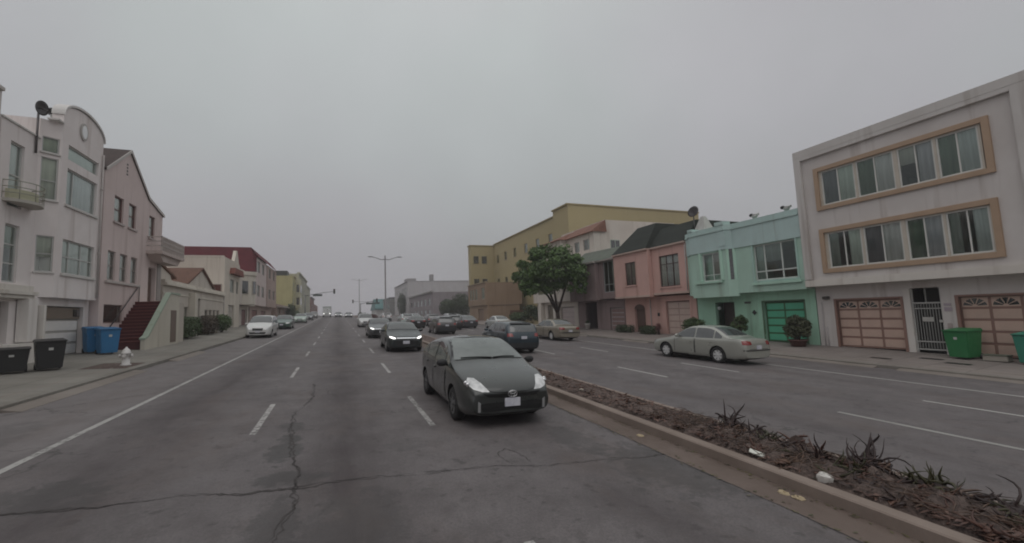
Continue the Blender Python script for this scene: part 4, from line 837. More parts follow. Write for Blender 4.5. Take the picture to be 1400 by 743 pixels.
m = MB(); h.bx(m, .3, -3, 151, 157, 14.002, 14.9); m.box(31, 32.2, 153, 155, 14.002, 16.5); h.part('roof_hut', stucco((.3, .29, .29)), m); h.trim('parapet_cap', stucco((.36, .35, .35)), (.3, -24, 150.9, 188, 13.8, 14.0))
h = House(1, 192, 222, 'building', 'dim low shop building far down the right side', 'building', 21.0)
m = MB(); h.block(m, 192, 222, h.gmin, 9.6, [(196, 200, 5, 7), (205, 209, 5, 7), (214, 218, 5, 7)]); h.part('wall', stucco((.2, .2, .19)), m); h.trim('parapet_cap', paint((.08, .08, .08)), (.3, -3, 192, 222, 9.602, 10.2))
for a in (196, 205, 214): h.win(a, a + 4, 5, 7)
h = House(1, 228, 262, 'house', 'teal roofed house at the end of the street', 'house', 18.2)
m = MB(); h.block(m, 228, 262, h.gmin, 5.5, [(232, 236, 2, 4), (244, 248, 2, 4)]); h.part('wall', stucco((.5, .5, .48)), m); h.win(232, 236, 2, 4); h.win(244, 248, 2, 4)
m = MB(); h.poly(m, [(227, 5.5), (263, 5.5), (263, 5.7), (240, 11.2), (236, 11.2), (227, 6.2)], .6, -12); h.part('roof', shingle((.06, .17, .165)), m)

def pipe(h, d, y, z0, z1, r=.035, col=(.5, .46, .44)):
    m = MB(); m.tube([(h.X(d), y, z0), (h.X(d), y, z1)], r, 8)
    for z in (z0 + (z1 - z0) * .3, z0 + (z1 - z0) * .75): m.lathe((h.X(d), y, z), [(r * 1.5, 0), (r * 1.5, .05)], 8)
    h.part('drain_pipe', paint(col), m)
for hh, d, y, z0, z1 in HP: pipe(hh, d, y, z0, z1)
# ------------------------------------------------------------------ cars (front towards local -Y, t = metres behind the nose)
def interp(pts, t):      # smooth monotone-ish interpolation through points
    if t <= pts[0][0]: return pts[0][1]
    for i in range(len(pts) - 1):
        if t <= pts[i + 1][0]:
            (x0, y0), (x1, y1) = pts[i], pts[i + 1]; h_ = x1 - x0
            def sl(k):
                if k <= 0 or k >= len(pts) - 1: return (pts[min(k + 1, len(pts) - 1)][1] - pts[max(k - 1, 0)][1]) / max(1e-6, pts[min(k + 1, len(pts) - 1)][0] - pts[max(k - 1, 0)][0])
                a = (pts[k][1] - pts[k - 1][1]) / (pts[k][0] - pts[k - 1][0]); b = (pts[k + 1][1] - pts[k][1]) / (pts[k + 1][0] - pts[k][0])
                return 0 if a * b <= 0 else 2 * a * b / (a + b)
            m0, m1 = sl(i), sl(i + 1); u = (t - x0) / h_
            return (2 * u**3 - 3 * u**2 + 1) * y0 + (u**3 - 2 * u**2 + u) * h_ * m0 + (-2 * u**3 + 3 * u**2) * y1 + (u**3 - u**2) * h_ * m1
    return pts[-1][1]
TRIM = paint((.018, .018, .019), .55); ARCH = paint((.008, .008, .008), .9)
CHROME = metal((.6, .6, .6), .18, 1.0); RIM = metal((.62, .62, .61), .4, .1); STEEL = metal((.12, .12, .12), .45, .3)
LENS_OFF = None
def lens():
    k = 'lens'
    if k not in MATS:
        g_ = NG('headlight_lens'); v_ = g_.noise(9, 1); g_.done(g_.mix(g_.mr(v_, .35, .65, 0, .6), (.74, .75, .74), (.34, .35, .35)), .12, Metallic=.1); g_.b.inputs['Coat Weight'].default_value = 1; MATS[k] = g_.m
    return MATS[k]
def plate_mat():
    if 'plate' not in MATS:
        g_ = NG('plate'); v_ = g_.noise(14, 2); g_.done(g_.mix(g_.mr(v_, .35, .65, 0, .5), (.62, .62, .66), (.38, .38, .45)), .5); MATS['plate'] = g_.m
    return MATS['plate']
TAIL = None
def taillens():
    if 'tail' not in MATS: 
        g_ = NG('taillight_lens'); v_ = g_.noise(10, 2); g_.done(g_.mix(v_, (.16, .012, .012), (.3, .03, .025)), .12); g_.b.inputs['Coat Weight'].default_value = 1; MATS['tail'] = g_.m
    return MATS['tail']
class Car:
    def __init__(s, spec, paintm, name='parked_car', label='x', cat='car'):
        s.s = spec; L, W = spec['L'], spec['W']; s.root = empty(name, (0, 0, 0), label, cat); s.paint = paintm
        ts = [0, .03, .08, .16, .28, .45, .7, .95, 1.15, 1.35, 1.6, 1.9, 2.2, 2.5, 2.8, 3.1, 3.4, 3.7, 4.0, 4.25]
        ts = [t for t in ts if t < L - .55] + [L - .5, L - .35, L - .22, L - .12, L - .05, L]
        nb = .22; rings = []
        for t in ts:
            u = min(1, t / .9); ub = min(1, (L - t) / .6)
            hw = W / 2 * (1 - spec.get('nose', .30) * (1 - u) ** 2.6 - spec.get('tailr', .14) * (1 - ub) ** 2.6)
            zt, zs = interp(spec['top'], t), interp(spec['sh'], t); zs = min(zs, zt - .03)
            zb = .17 + .10 * max(0, 1 - t / .5) ** 2 + .12 * max(0, 1 - (L - t) / .5) ** 2
            up = zt - zs; xr = hw * .955 - max(0, up - .06) * spec.get('tumble', .34)
            cr = spec.get('crown', .035)
            e = min(.06, up * .5)
            half = [(0, zb), (hw * .82, zb), (hw * .95, zb + .05), (hw * .995, zb + (zs - zb) * .42), (hw, zb + (zs - zb) * .68), (hw * .985, zs - .05), (hw * .955, zs),
                    (hw * .955 - (hw * .955 - xr) * .5, zs + (up - e) * .5), (xr, zt - e), (xr - .09 * min(1, up * 4), zt - .008), (xr * .5, zt + cr * .75), (0, zt + cr)]
            y = t - L / 2
            rings.append([(x, y, z) for x, z in half] + [(-x, y, z) for x, z in half[-2:0:-1]])
        n = len(rings[0]); v = [p for r in rings for p in r]; f = []
        for i in range(len(rings) - 1):
            for k in range(n): f.append((i * n + k, i * n + (k + 1) % n, (i + 1) * n + (k + 1) % n, (i + 1) * n + k))
        for o, fl in ((0, 0), ((len(rings) - 1) * n, 1)):
            hN = n // 2
            for k in range(hN):
                a, b, c, d = k, k + 1, (n - k - 1) % n, (n - k) % n
                q = [o + a, o + b, o + c, o + d]; q = list(dict.fromkeys(q))
                f.append(tuple(q if fl else q[::-1]))
        me = bpy.data.meshes.new('body'); me.from_pydata(v, [], f); ob = bpy.data.objects.new('body', me); COL.objects.link(ob)
        bm = bmesh.new(); bm.from_mesh(me); bmesh.ops.recalc_face_normals(bm, faces=bm.faces); bm.to_mesh(me); bm.free()
        sub = ob.modifiers.new('s', 'SUBSURF'); sub.levels = 2
        cut = []; s.axles = (spec['fo'] - L / 2, spec['fo'] + spec['wb'] - L / 2); r = spec['r']
        for ya in s.axles:
            for sx in (1, -1):
                cm = MB(); cm.lathe((sx * W / 2, ya, r), [(r + .055, -.27), (r + .055, .3)], 28, 'x'); co = cm.build('cutter', ARCH); cut.append(co)
                b = ob.modifiers.new('b', 'BOOLEAN'); b.operation = 'DIFFERENCE'; b.solver = 'EXACT'; b.object = co
        dg = bpy.context.evaluated_depsgraph_get(); dg.update(); me2 = bpy.data.meshes.new_from_object(ob.evaluated_get(dg)); me2.name = 'body'
        ob.modifiers.clear(); ob.data = me2
        for c in cut: bpy.data.objects.remove(c)
        me2.materials.clear()
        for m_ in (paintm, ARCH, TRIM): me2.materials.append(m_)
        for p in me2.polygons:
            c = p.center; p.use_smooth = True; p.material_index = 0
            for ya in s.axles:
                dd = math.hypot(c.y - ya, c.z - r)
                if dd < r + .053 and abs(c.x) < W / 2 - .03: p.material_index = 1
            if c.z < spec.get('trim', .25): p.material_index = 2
        bm = bmesh.new(); bm.from_mesh(me2)
        for e in bm.edges: e.smooth = e.calc_face_angle(0) < .7
        s.bvh = BVHTree.FromBMesh(bm); bm.to_mesh(me2); bm.free()
        ob.parent = s.root; s.body = ob
    def panel(s, name, poly, direc, mat, off=.006, step=.09, parent=None, th=0.0, mirror=False, smooth=True):
        """poly: 2-D outline; direc: 'front','back','left','right' or (dx,dy): cast direction in plan; outline axes are (across, z)."""
        outs = []
        for mir in ((1, -1) if mirror else (1,)):
            d = {'front': (0, 1), 'back': (0, -1), 'right': (-1, 0), 'left': (1, 0), 'top': None}.get(direc, direc)
            bm = bmesh.new()
            if d is None: fvs = [bm.verts.new((p, q, 0)) for p, q in poly]
            else: fvs = [bm.verts.new((p, 0, q)) for p, q in poly]
            bm.faces.new(fvs); ax = [(1, 0, 0), (0, 1, 0)] if d is None else [(1, 0, 0), (0, 0, 1)]
            for A_ in ax:
                A_ = Vector(A_); lo = min(v.co.dot(A_) for v in bm.verts); hi = max(v.co.dot(A_) for v in bm.verts); k = lo + step
                while k < hi - .01:
                    bmesh.ops.bisect_plane(bm, geom=bm.verts[:] + bm.edges[:] + bm.faces[:], plane_co=A_ * k, plane_no=A_); k += step
            dv = Vector((0, 0, -1)) if d is None else Vector((d[0], d[1], 0)).normalized()
            uv = Vector((-dv.y, dv.x, 0)) if d is not None else None
            if direc in ('front', 'back'): uv = Vector((1, 0, 0))
            if direc in ('left', 'right'): uv = Vector((0, 1, 0))
            if isinstance(direc, tuple): uv = Vector((dv.y, -dv.x, 0)); uv = uv if uv.x > 0 else -uv
            for v in bm.verts:
                p = Vector((v.co.x, v.co.y, 3)) if d is None else (Vector((v.co.x, (-1 if dv.y > 0 else 1) * (s.s['L'] / 2 - .12), v.co.z)) if isinstance(direc, tuple) else uv * v.co.x + Vector((0, 0, v.co.z))) - dv * 6
                hit, nn, _, _ = s.bvh.ray_cast(p, dv)
                if hit is None:
                    q = p + dv * 5.2; hit, nn, _, _ = s.bvh.find_nearest(q)
                if nn.dot(dv) > 0: nn = -nn
                v.co = hit + nn * off
            for fc in bm.faces: fc.smooth = smooth
            if mir < 0:
                for v in bm.verts: v.co.x = -v.co.x
            bmesh.ops.recalc_face_normals(bm, faces=bm.faces)
            f0 = bm.faces[:][0]; f0n = f0.normal
            if f0n.dot(dv if mir > 0 else Vector((-dv.x, dv.y, dv.z))) > 0: bmesh.ops.reverse_faces(bm, faces=bm.faces)
            me = bpy.data.meshes.new(name); bm.to_mesh(me); bm.free(); me.materials.append(mat)
            o = bpy.data.objects.new(name, me); COL.objects.link(o); o.parent = parent or s.root; outs.append(o)
        return outs if mirror else outs[0]
    def finish(s):
        sp_ = s.s; L, W, r = sp_['L'], sp_['W'], sp_['r']; gl = car_glass(sp_.get('glass', (.03, .034, .033)))
        T = lambda t: t - L / 2
        zt = lambda t: interp(sp_['top'], t); zs = lambda t: min(interp(sp_['sh'], t), zt(t) - .03)
        # side windows between pillars
        a0, a1 = sp_['side']; pil = [a0] + sp_['pillars'] + [a1]
        for a, b in zip(pil, pil[1:]):
            a_, b_ = a + .03, b - .03; ks = [a_ + (b_ - a_) * i / 12 for i in range(13)]
            lo_ = [(T(t), zs(t) + .035) for t in ks]; hi_ = [(T(t), zt(t) - sp_.get('roofm', .085)) for t in ks]
            keep = [i for i in range(13) if hi_[i][1] > lo_[i][1] + .03]
            if len(keep) < 2: continue
            poly = [lo_[i] for i in keep] + [hi_[i] for i in keep[::-1]]
            s.panel('side_window', poly, 'right', gl, mirror=True, step=.11)
        # windshield, rear window
        t0, t1 = sp_['ws']; zb, zh = zt(t0) + .035, zt(t1) + .015; wb, wt = W / 2 - .14, W / 2 - sp_.get('tumble', .34) * (zt(t1) - zs(t1)) - .15
        cr = sp_.get('crown', .035)
        pl = [(-wb, zb)] + [(-wb * (1 - i / 4) , zb + cr * .8 * (1 - (1 - i / 4) ** 2)) for i in (1, 2, 3)] + [(0, zb + cr * .8)] + [(wb * i / 4, zb + cr * .8 * (1 - (i / 4) ** 2)) for i in (1, 2, 3)] + [(wb, zb), (wt, zh), (wt * .5, zh + cr * .5), (0, zh + cr * .7), (-wt * .5, zh + cr * .5), (-wt, zh)]
        zc_ = sum(q for _, q in pl) / len(pl); s.panel('windshield_trim', [(p_ * 1.055, zc_ + (q - zc_) * 1.09) for p_, q in pl], 'front', TRIM, step=.08, off=.004); s.ws = s.panel('windshield', pl, 'front', gl, step=.08, off=.009)
        t0, t1 = sp_['rw']; zb, zh = zt(t1) + .03, zt(t0) + .0; wb, wt = W / 2 - .22, W / 2 - sp_.get('tumble', .34) * (zt(t0) - zs(t0)) - .17
        s.panel('rear_window', [(-wb, zb), (wb, zb), (wt, zh), (wt * .5, zh + cr * .5), (0, zh + cr * .7), (-wt * .5, zh + cr * .5), (-wt, zh)], 'back', gl, step=.08)
        # doors: thin panels set proud so that their gaps show
        for a, b in sp_['doors']:
            poly = [(T(a), .32)] + [(T(b) , .32)] + [(T(b), zs(b) - .05)] + [(T(a + (b - a) * (1 - k / 4)), zs(a + (b - a) * (1 - k / 4)) - .05) for k in (1, 2, 3)] + [(T(a), zs(a) - .05)]
            ya = s.axles[1] + L / 2
            if b > ya - r - .06: poly = [(T(a), .32), (T(ya - r - .10), .32), (T(ya - r - .10), .45), (T(min(b, ya - .1)), .76), (T(min(b, ya - .1)), zs(b) - .05), (T(a), zs(a) - .05)]
            for o in s.panel('door', poly, 'right', s.paint, off=.007, step=.16, mirror=True):
                sx = 1 if o.data.vertices[0].co.x > 0 else -1
                hm = MB(); hy = T(min(b, ya - .1)) - .16; hz = zs(b) - .13; hit = s.bvh.ray_cast(Vector((3, hy, hz)), Vector((-1, 0, 0)))[0]
                hm.box(sx * (hit.x - .01), sx * (hit.x + .035), hy - .09, hy + .09, hz - .017, hz + .017); hm.build('handle', sp_.get('handle', s.paint), o, .008)
                for e in ([a, b] if b < ya - r - .06 else [a]):
                    sm = s.panel('door_seam', [(T(e) - .012, .34), (T(e) + .012, .34), (T(e) + .012, zs(e) - .02), (T(e) - .012, zs(e) - .02)], 'right', TRIM, off=.009, step=.12, parent=o)
                    if sx < 0:
                        for v in sm.data.vertices: v.co.x = -v.co.x
                        sm.data.flip_normals()
        # wheels
        rm = sp_.get('rim', RIM)
        for ya in s.axles:
            for sx in (1, -1):
                m = MB(); xc_ = sx * (W / 2 - .125); w2 = .10
                m.lathe((xc_, ya, r), [(r * .64, -w2), (r * .9, -w2), (r * .985, -w2 * .75), (r, -w2 * .3), (r, w2 * .3), (r * .985, w2 * .75), (r * .9, w2), (r * .64, w2), (r * .64, -w2)], 30, 'x', caps=False)
                wo = m.build('wheel', rubber(), s.root); m = MB(); xo = xc_ + sx * (w2 - .005)
                m.lathe((xo, ya, r), [(r * .66, -.03 * sx), (r * .66, .0), (r * .58, -.01 * sx)], 26, 'x', caps=False); m.cur = 1; m.lathe((xo, ya, r), [(r * .585, -.012 * sx), (r * .56, -.04 * sx), (.0, -.04 * sx)], 26, 'x', caps=False); m.cur = 0
                for k in range(sp_.get('spokes', 5)):
                    an = 2 * math.pi * k / sp_.get('spokes', 5) + .3; u = Vector((0, math.cos(an), math.sin(an))); q = Vector((0, -u.z, u.y))
                    m.obox(Vector((xo - sx * .018, ya, r)) + u * r * .34, u, q, Vector((1, 0, 0)), r * .29, r * .125, .016)
                m.lathe((xo, ya, r), [(r * .17, -.05 * sx), (r * .15, .004 * sx), (0, .008 * sx)], 14, 'x'); m.build('rim', [rm, paint((.13, .13, .13), .5)], wo)
        # mirrors
        tm, = (sp_['ws'][0] + .28,)
        for sx in (1, -1):
            hz = zs(tm) + .10; hit = s.bvh.ray_cast(Vector((3, T(tm), zs(tm) + .02)), Vector((-1, 0, 0)))[0]; m = MB()
            m.sphere((sx * (hit.x + .12), T(tm) - .02, hz), (.115, .06, .075), 12, 8); m.tube([(sx * (hit.x - .03), T(tm), hz - .06), (sx * (hit.x + .06), T(tm) - .01, hz - .03)], .025, 6); m.build('side_mirror', sp_.get('mirror', s.paint), s.root)
        # underbody shadow pan between the wheels
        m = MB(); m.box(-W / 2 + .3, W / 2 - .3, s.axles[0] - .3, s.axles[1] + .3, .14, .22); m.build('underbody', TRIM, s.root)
        return s
    def plate(s, z, back, w=.15):
        y = s.bvh.ray_cast(Vector((0, 6 if back else -6, z)), Vector((0, -1 if back else 1, 0)))[0].y; sg = 1 if back else -1; m = MB()
        m.box(-w, w, y + sg * .0, y + sg * .022, z - .075, z + .075); m.build('licence_plate', plate_mat(), s.root, .006)
LIT = lamp_lit((1, .99, .95), 1.6); LIT_BAR = lamp_lit((.9, .93, .95), .55)

# -- dark grey liftback, nearest
HB = dict(L=4.48, W=1.80, fo=.93, wb=2.70, r=.315, nose=.19, tailr=.12, tumble=.33, crown=.04, trim=.235,
    top=[(0, .60), (.05, .68), (.18, .76), (.45, .86), (.85, .97), (1.12, 1.03), (1.6, 1.245), (2.05, 1.405), (2.35, 1.455), (2.7, 1.465), (3.2, 1.43), (3.7, 1.33), (4.1, 1.20), (4.28, 1.10), (4.40, .92), (4.48, .72)],
    sh=[(0, .55), (.3, .72), (.9, .88), (1.5, .93), (2.5, .96), (3.5, 1.0), (4.1, 1.02), (4.48, .68)], side=(1.22, 4.0), pillars=[1.72, 2.66, 3.55], ws=(1.17, 2.12), rw=(3.45, 4.22), doors=[(1.5, 2.64), (2.67, 3.62)], glass=(.085, .098, .092), spokes=5, rim=STEEL, mirror=TRIM)
def liftback(label, name='car'):
    c = Car(HB, car_paint((.022, .026, .024), .0, .9), name, label).finish()
    hl = [(.40, .645), (.54, .65), (.70, .69), (.84, .775), (.82, .85), (.70, .845), (.56, .775), (.46, .70)]
    for o in c.panel('headlight', hl, (-.30, 1), lens(), off=.008, step=.05, mirror=True):
        sx = 1 if o.data.vertices[0].co.x > 0 else -1; m = MB()
        for i in (3, len(o.data.vertices) // 2): 
            p = o.data.vertices[i].co; m.sphere((p.x, p.y - .0, p.z), (.045, .02, .045), 10, 6)
        m.build('lamp_bulb', metal((.75, .75, .75), .1, 1), o)
    c.panel('grille', [(-.56, .625), (-.3, .605), (.3, .605), (.56, .625), (.46, .56), (.0, .53), (-.46, .56)], 'front', paint((.006, .006, .006), .9), step=.08, off=.008)
    c.panel('lower_grille', [(-.62, .44), (-.5, .46), (.5, .46), (.62, .44), (.54, .27), (.0, .255), (-.54, .27)], 'front', paint((.01, .01, .01), .8), step=.08, off=.008)
    c.panel('bumper_lip', [(-.74, .30), (-.56, .268), (0, .25), (.56, .268), (.74, .30), (.56, .24), (0, .222), (-.56, .24)], 'front', paint((.22, .22, .21), .4), step=.08, off=.014)
    c.panel('fog_light', [(.55, .31), (.60, .31), (.60, .50), (.55, .47)], (-.45, 1), paint((.28, .28, .28), .3), step=.06, off=.01, mirror=True)
    c.panel('bonnet_seam', [(-.62, .70), (-.3, .625), (.3, .625), (.62, .70), (.61, .712), (.3, .637), (-.3, .637), (-.61, .712)], 'front', paint((.006, .006, .006)), step=.06, off=.005)
    p = c.bvh.ray_cast(Vector((0, -6, .60)), Vector((0, 1, 0)))[0]; m = MB()
    for rx, rz, zo in ((.085, .058, 0), (.034, .052, 0), (.06, .022, .022)):
        m.tube([(rx * math.cos(R(a)), p.y - .022 + abs(math.cos(R(a))) * rx * .12, .60 + zo + rz * math.sin(R(a))) for a in range(0, 361, 20)], .009, 6, False)
    m.build('emblem', CHROME, c.root); c.plate(.455, False); c.plate(.75, True)
    wz = interp(HB['top'], 1.2); m = MB()
    for x0, x1, dz in ((-.62, .02, .0), (.05, .55, .005)):
        pts = []
        for i in range(9):
            x = x0 + (x1 - x0) * i / 8; z = wz + .055 + .012 * math.sin(i / 8 * 3.1); h_ = c.bvh.ray_cast(Vector((x, -6, z)), Vector((0, 1, 0)))[0]; pts.append(h_ + Vector((0, -.02, .012)))
        m.tube(pts, .011, 6)
    m.build('wiper', TRIM, c.root)
    c.panel('sticker', [(-.60, 1.105), (-.50, 1.108), (-.50, 1.135), (-.59, 1.132)], 'front', paint((.5, .55, .52)), off=.009, step=.2)
    c.panel('taillight', [(.45, .85), (.75, .8), (.76, 1.0), (.5, .98)], 'back', taillens(), mirror=True)
    return c
# -- sedan family
def sedan_spec(L=4.75, W=1.76, H=1.41, wb=2.62, r=.31, deck=.98, hood=.92):
    c0 = L * .285
    return dict(L=L, W=W, fo=L * .2, wb=wb, r=r, nose=.26, tailr=.16, tumble=.36, crown=.03, trim=.24,
        top=[(0, .60), (.05, .68), (.15, .74), (.5, .82), (c0 - .15, hood), (c0, hood + .05), (c0 + .42, H - .20), (c0 + .80, H - .035), (c0 + 1.15, H), (c0 + 1.75, H - .01), (c0 + 2.1, H - .09), (c0 + 2.6, deck + .08), (c0 + 2.75, deck + .015), (L - .25, deck - .01), (L - .06, deck - .06), (L, deck - .2)],
        sh=[(0, .55), (.3, .70), (1.0, .85), (c0 + .3, .92), (c0 + 2.3, .96), (L - .3, deck - .04), (L, deck - .25)], side=(c0 + .05, c0 + 2.5), pillars=[c0 + 1.18, c0 + 2.1], ws=(c0 + .05, c0 + .84), rw=(c0 + 2.0, c0 + 2.62), doors=[(c0 + .1, c0 + 1.16), (c0 + 1.2, c0 + 2.15)])
SD = sedan_spec(4.85, 1.78, 1.47, 2.68, .325, 1.02, .95); SD['spokes'] = 7
def sedan(pm_, label, name, cat='car', lit=False, spec=None, bar=False):
    sp_ = spec or SD; L = sp_['L']; c = Car(sp_, pm_, name, label, cat).finish(); deck = interp(sp_['top'], L - .2)
    hl = [(.38, .60), (.66, .62), (.80, .66), (.82, .72), (.68, .735), (.40, .71)] if not bar else [(.50, .67), (.62, .665), (.84, .735), (.86, .785), (.70, .765), (.50, .71)]
    c.panel('headlight', hl, (-.25, 1), LIT if lit else lens(), off=.008, step=.06, mirror=True)
    if bar: c.panel('light_bar', [(-.46, .69), (.46, .69), (.46, .715), (-.46, .715)], 'front', LIT_BAR, off=.01, step=.08); c.panel('grille', [(-.5, .64), (.5, .64), (.6, .38), (-.6, .38)], 'front', paint((.012, .013, .013), .4), off=.007, step=.08)
    else: c.panel('grille', [(-.34, .69), (.34, .69), (.32, .59), (-.32, .59)], 'front', TRIM, off=.008, step=.07)
    c.panel('lower_grille', [(-.5, .43), (.5, .43), (.42, .32), (-.42, .32)], 'front', TRIM, off=.008, step=.08)
    c.panel('taillight', [(.40, deck - .20), (.60, deck - .22), (.82, deck - .21), (.82, deck - .06), (.66, deck - .05), (.44, deck - .08)], (-.35, -1), taillens(), off=.008, step=.06, mirror=True)
    c.panel('bumper_strip', [(-.8, .56), (.8, .56), (.8, .60), (-.8, .60)], 'back', mulpaint(pm_), off=.02, step=.08)
    c.panel('boot_seam', [(-.58, .62), (.58, .62), (.58, .635), (-.58, .635)], 'back', TRIM, off=.006, step=.1)
    c.plate(.70, True); c.plate(.5, False, .16); return c
def mulpaint(pm_): return TRIM
SUV = dict(L=4.55, W=1.82, fo=.92, wb=2.66, r=.355, nose=.26, tailr=.13, tumble=.26, crown=.035, trim=.33,
    top=[(0, .68), (.05, .78), (.18, .88), (.6, 1.0), (1.1, 1.07), (1.28, 1.12), (1.7, 1.38), (2.1, 1.58), (2.4, 1.64), (3.2, 1.65), (3.8, 1.60), (4.12, 1.52), (4.3, 1.30), (4.43, 1.08), (4.5, .95), (4.55, .78)],
    sh=[(0, .62), (.3, .84), (1.0, 1.0), (1.6, 1.05), (3.0, 1.08), (4.1, 1.10), (4.55, .75)], side=(1.38, 4.1), pillars=[2.5, 3.4], ws=(1.33, 2.15), rw=(4.02, 4.42), doors=[(1.45, 2.48), (2.53, 3.4)])
def suv(pm_, label, name, spec=SUV, cat='suv', lit=False):
    c = Car(spec, pm_, name, label, cat).finish(); L = spec['L']; k = spec.get('k', 1)
    c.panel('headlight', [(.40, .70 * k), (.70, .72 * k), (.84, .77 * k), (.84, .85 * k), (.66, .86 * k), (.42, .80 * k)], (-.25, 1), LIT if lit else lens(), off=.008, step=.06, mirror=True)
    c.panel('grille', [(-.38, .80 * k), (.38, .80 * k), (.34, .62 * k), (-.34, .62 * k)], 'front', TRIM, off=.008, step=.08)
    c.panel('lower_grille', [(-.6, .48), (.6, .48), (.5, .34), (-.5, .34)], 'front', TRIM, off=.008, step=.08)
    c.panel('taillight', [(.52, .90), (.84, .88), (.84, 1.06), (.60, 1.06)], (-.35, -1), taillens(), off=.008, step=.06, mirror=True)
    c.panel('spoiler', [(-.56, interp(spec['top'], L - .43) - .02), (.56, interp(spec['top'], L - .43) - .02), (.54, interp(spec['top'], L - .43) + .05), (-.54, interp(spec['top'], L - .43) + .05)], 'back', TRIM, off=.05, step=.08)
    c.panel('bumper', [(-.86, .34), (.86, .34), (.86, .58), (-.86, .58)], 'back', paint((.02, .022, .024), .5), off=.012, step=.1)
    c.plate(.84, True); c.plate(.52, False, .16); return c
VAN = dict(L=4.9, W=1.86, fo=.95, wb=2.85, r=.33, nose=.30, tailr=.08, tumble=.22, crown=.04, trim=.26, k=.98,
    top=[(0, .64), (.06, .76), (.2, .86), (.7, 1.02), (1.05, 1.13), (1.5, 1.40), (1.9, 1.62), (2.2, 1.71), (2.8, 1.75), (4.0, 1.73), (4.5, 1.66), (4.7, 1.50), (4.84, 1.15), (4.9, .8)],
    sh=[(0, .58), (.3, .80), (.9, .98), (1.6, 1.02), (3.0, 1.03), (4.5, 1.04), (4.9, .72)], side=(1.3, 4.6), pillars=[1.75, 2.75, 3.8], ws=(1.12, 1.98), rw=(4.52, 4.8), doors=[(1.5, 2.7), (2.76, 3.75)])
def place(c, x, y, face=0, yaw=0):
    o = c.root if isinstance(c, Car) else c
    up = Vector((KX, -(base(x, y + .5) - base(x, y - .5)), 1)).normalized(); a = R(180 if face else 0) + R(yaw)
    f = Vector((math.sin(a), -math.cos(a), 0)); f = (f - up * f.dot(up)).normalized(); bk = -f; rx = bk.cross(up)
    M_ = Matrix(((rx.x, bk.x, up.x), (rx.y, bk.y, up.y), (rx.z, bk.z, up.z))); o.rotation_euler = M_.to_euler(); o.location = (x, y, base(x, y)); return o
def dup(c, old, col, label, x, y, face=0, yaw=0, group=None, name=None):
    o = copy_tree(c.root); recolor(o, old, col); o['label'] = label
    if group: o['group'] = group
    if name: o.name = name
    return place(o, x, y, face, yaw)
lb = liftback('dark grey liftback with pale headlights driving towards us in the lane by the median'); place(lb, 2.9, 9.54)
p_bar = car_paint((.016, .024, .024), .3, .5); S2 = dict(sedan_spec(4.65, 1.82, 1.42, 2.7, .325, 1.0, .96)); S2['r'] = .325
s_bar = sedan(p_bar, 'dark sedan with a lit white light bar across its nose, behind the nearest car', 'car', lit=True, spec=S2, bar=True); place(s_bar, 3.12, 24.0)
p_silver = car_paint((.36, .365, .325), .5); s_sil = sedan(p_silver, 'silver sedan seen from behind in front of the mint green house', 'car'); place(s_sil, 15.0, 14.35, 1, 5)
p_suv = car_paint((.013, .030, .042), .4); s_suv = suv(p_suv, 'dark blue green hatchback suv driving away beyond the median', 'suv'); place(s_suv, 8.35, 21.3, 1); s_suv.root.scale = (1, .97, .93)
p_van = car_paint((.62, .62, .6), .0); s_van = suv(p_van, 'white minivan parked at the left kerb, nearest car of the parked row', 'minivan', VAN, 'minivan'); place(s_van, -5.42, 38.0); s_van.root.scale = (.92, .94, .92)
g1 = 'cars along the street'
dup(s_bar, p_bar, car_paint((.05, .05, .055), .4), 'dark car with lit headlights just behind the light bar sedan', 2.95, 35.0)
tan_ = car_paint((.27, .24, .19), .5); dup(s_sil, p_silver, tan_, 'tan sedan seen from behind in front of the brown house entry', 14.7, 28.2, 1, 2)
dup(s_sil, p_silver, car_paint((.05, .10, .075), .4), 'dark green sedan parked right behind the white minivan', -5.5, 53.0)
dup(s_sil, p_silver, car_paint((.36, .46, .39), .3), 'pale mint green sedan parked at the left kerb', -5.45, 75.0)
dup(s_sil, p_silver, car_paint((.05, .05, .055), .4), 'small dark car parked farther up the left kerb past the mint one', -5.4, 93.0)
dup(s_van, p_van, car_paint((.16, .14, .13), .2), 'brownish grey minivan parked last at the left kerb near the crest', -5.4, 112.0)
dup(s_sil, p_silver, car_paint((.55, .57, .55), .2), 'white sedan parked at the right kerb before the low brown house', 16.9, 46.0, 1)
dup(s_suv, p_suv, car_paint((.44, .50, .48), .2), 'pale teal suv driving away beyond the dark cars', 8.6, 60.0, 1)
dup(s_suv, p_suv, car_paint((.035, .03, .03), .4), 'near black suv driving away beside the far median', 8.7, 38.5, 1)
dup(s_suv, p_suv, car_paint((.05, .042, .042), .4), 'dark brown suv in the second lane ahead of the tan sedan', 11.4, 46.0, 1)
dup(s_van, p_van, car_paint((.40, .40, .40), .5), 'grey minivan driving away ahead of the white parked sedan', 14.3, 58.5, 1)
dup(s_sil, p_silver, car_paint((.30, .31, .31), .5), 'grey sedan far ahead of the pale teal suv', 11.4, 70.0, 1)
dup(s_van, p_van, car_paint((.5, .5, .49), .3), 'pale minivan coming towards us behind the dark cars', 3.1, 56.0)
dup(s_bar, p_bar, car_paint((.06, .06, .065), .4), 'distant dark car with lit lamps in the middle lane at the crest', .1, 128.0)
dup(s_bar, p_bar, car_paint((.08, .08, .085), .4), 'distant grey car with lit lamps nearest the median at the crest', 2.6, 122.0)
dup(s_suv, p_suv, car_paint((.5, .5, .5), .2), 'far white suv beyond the grey sedan on the right carriageway', 8.4, 84.0, 1)
dup(s_sil, p_silver, car_paint((.09, .09, .10), .4), 'charcoal sedan parked farthest up the right kerb', 17.3, 66.0, 1)

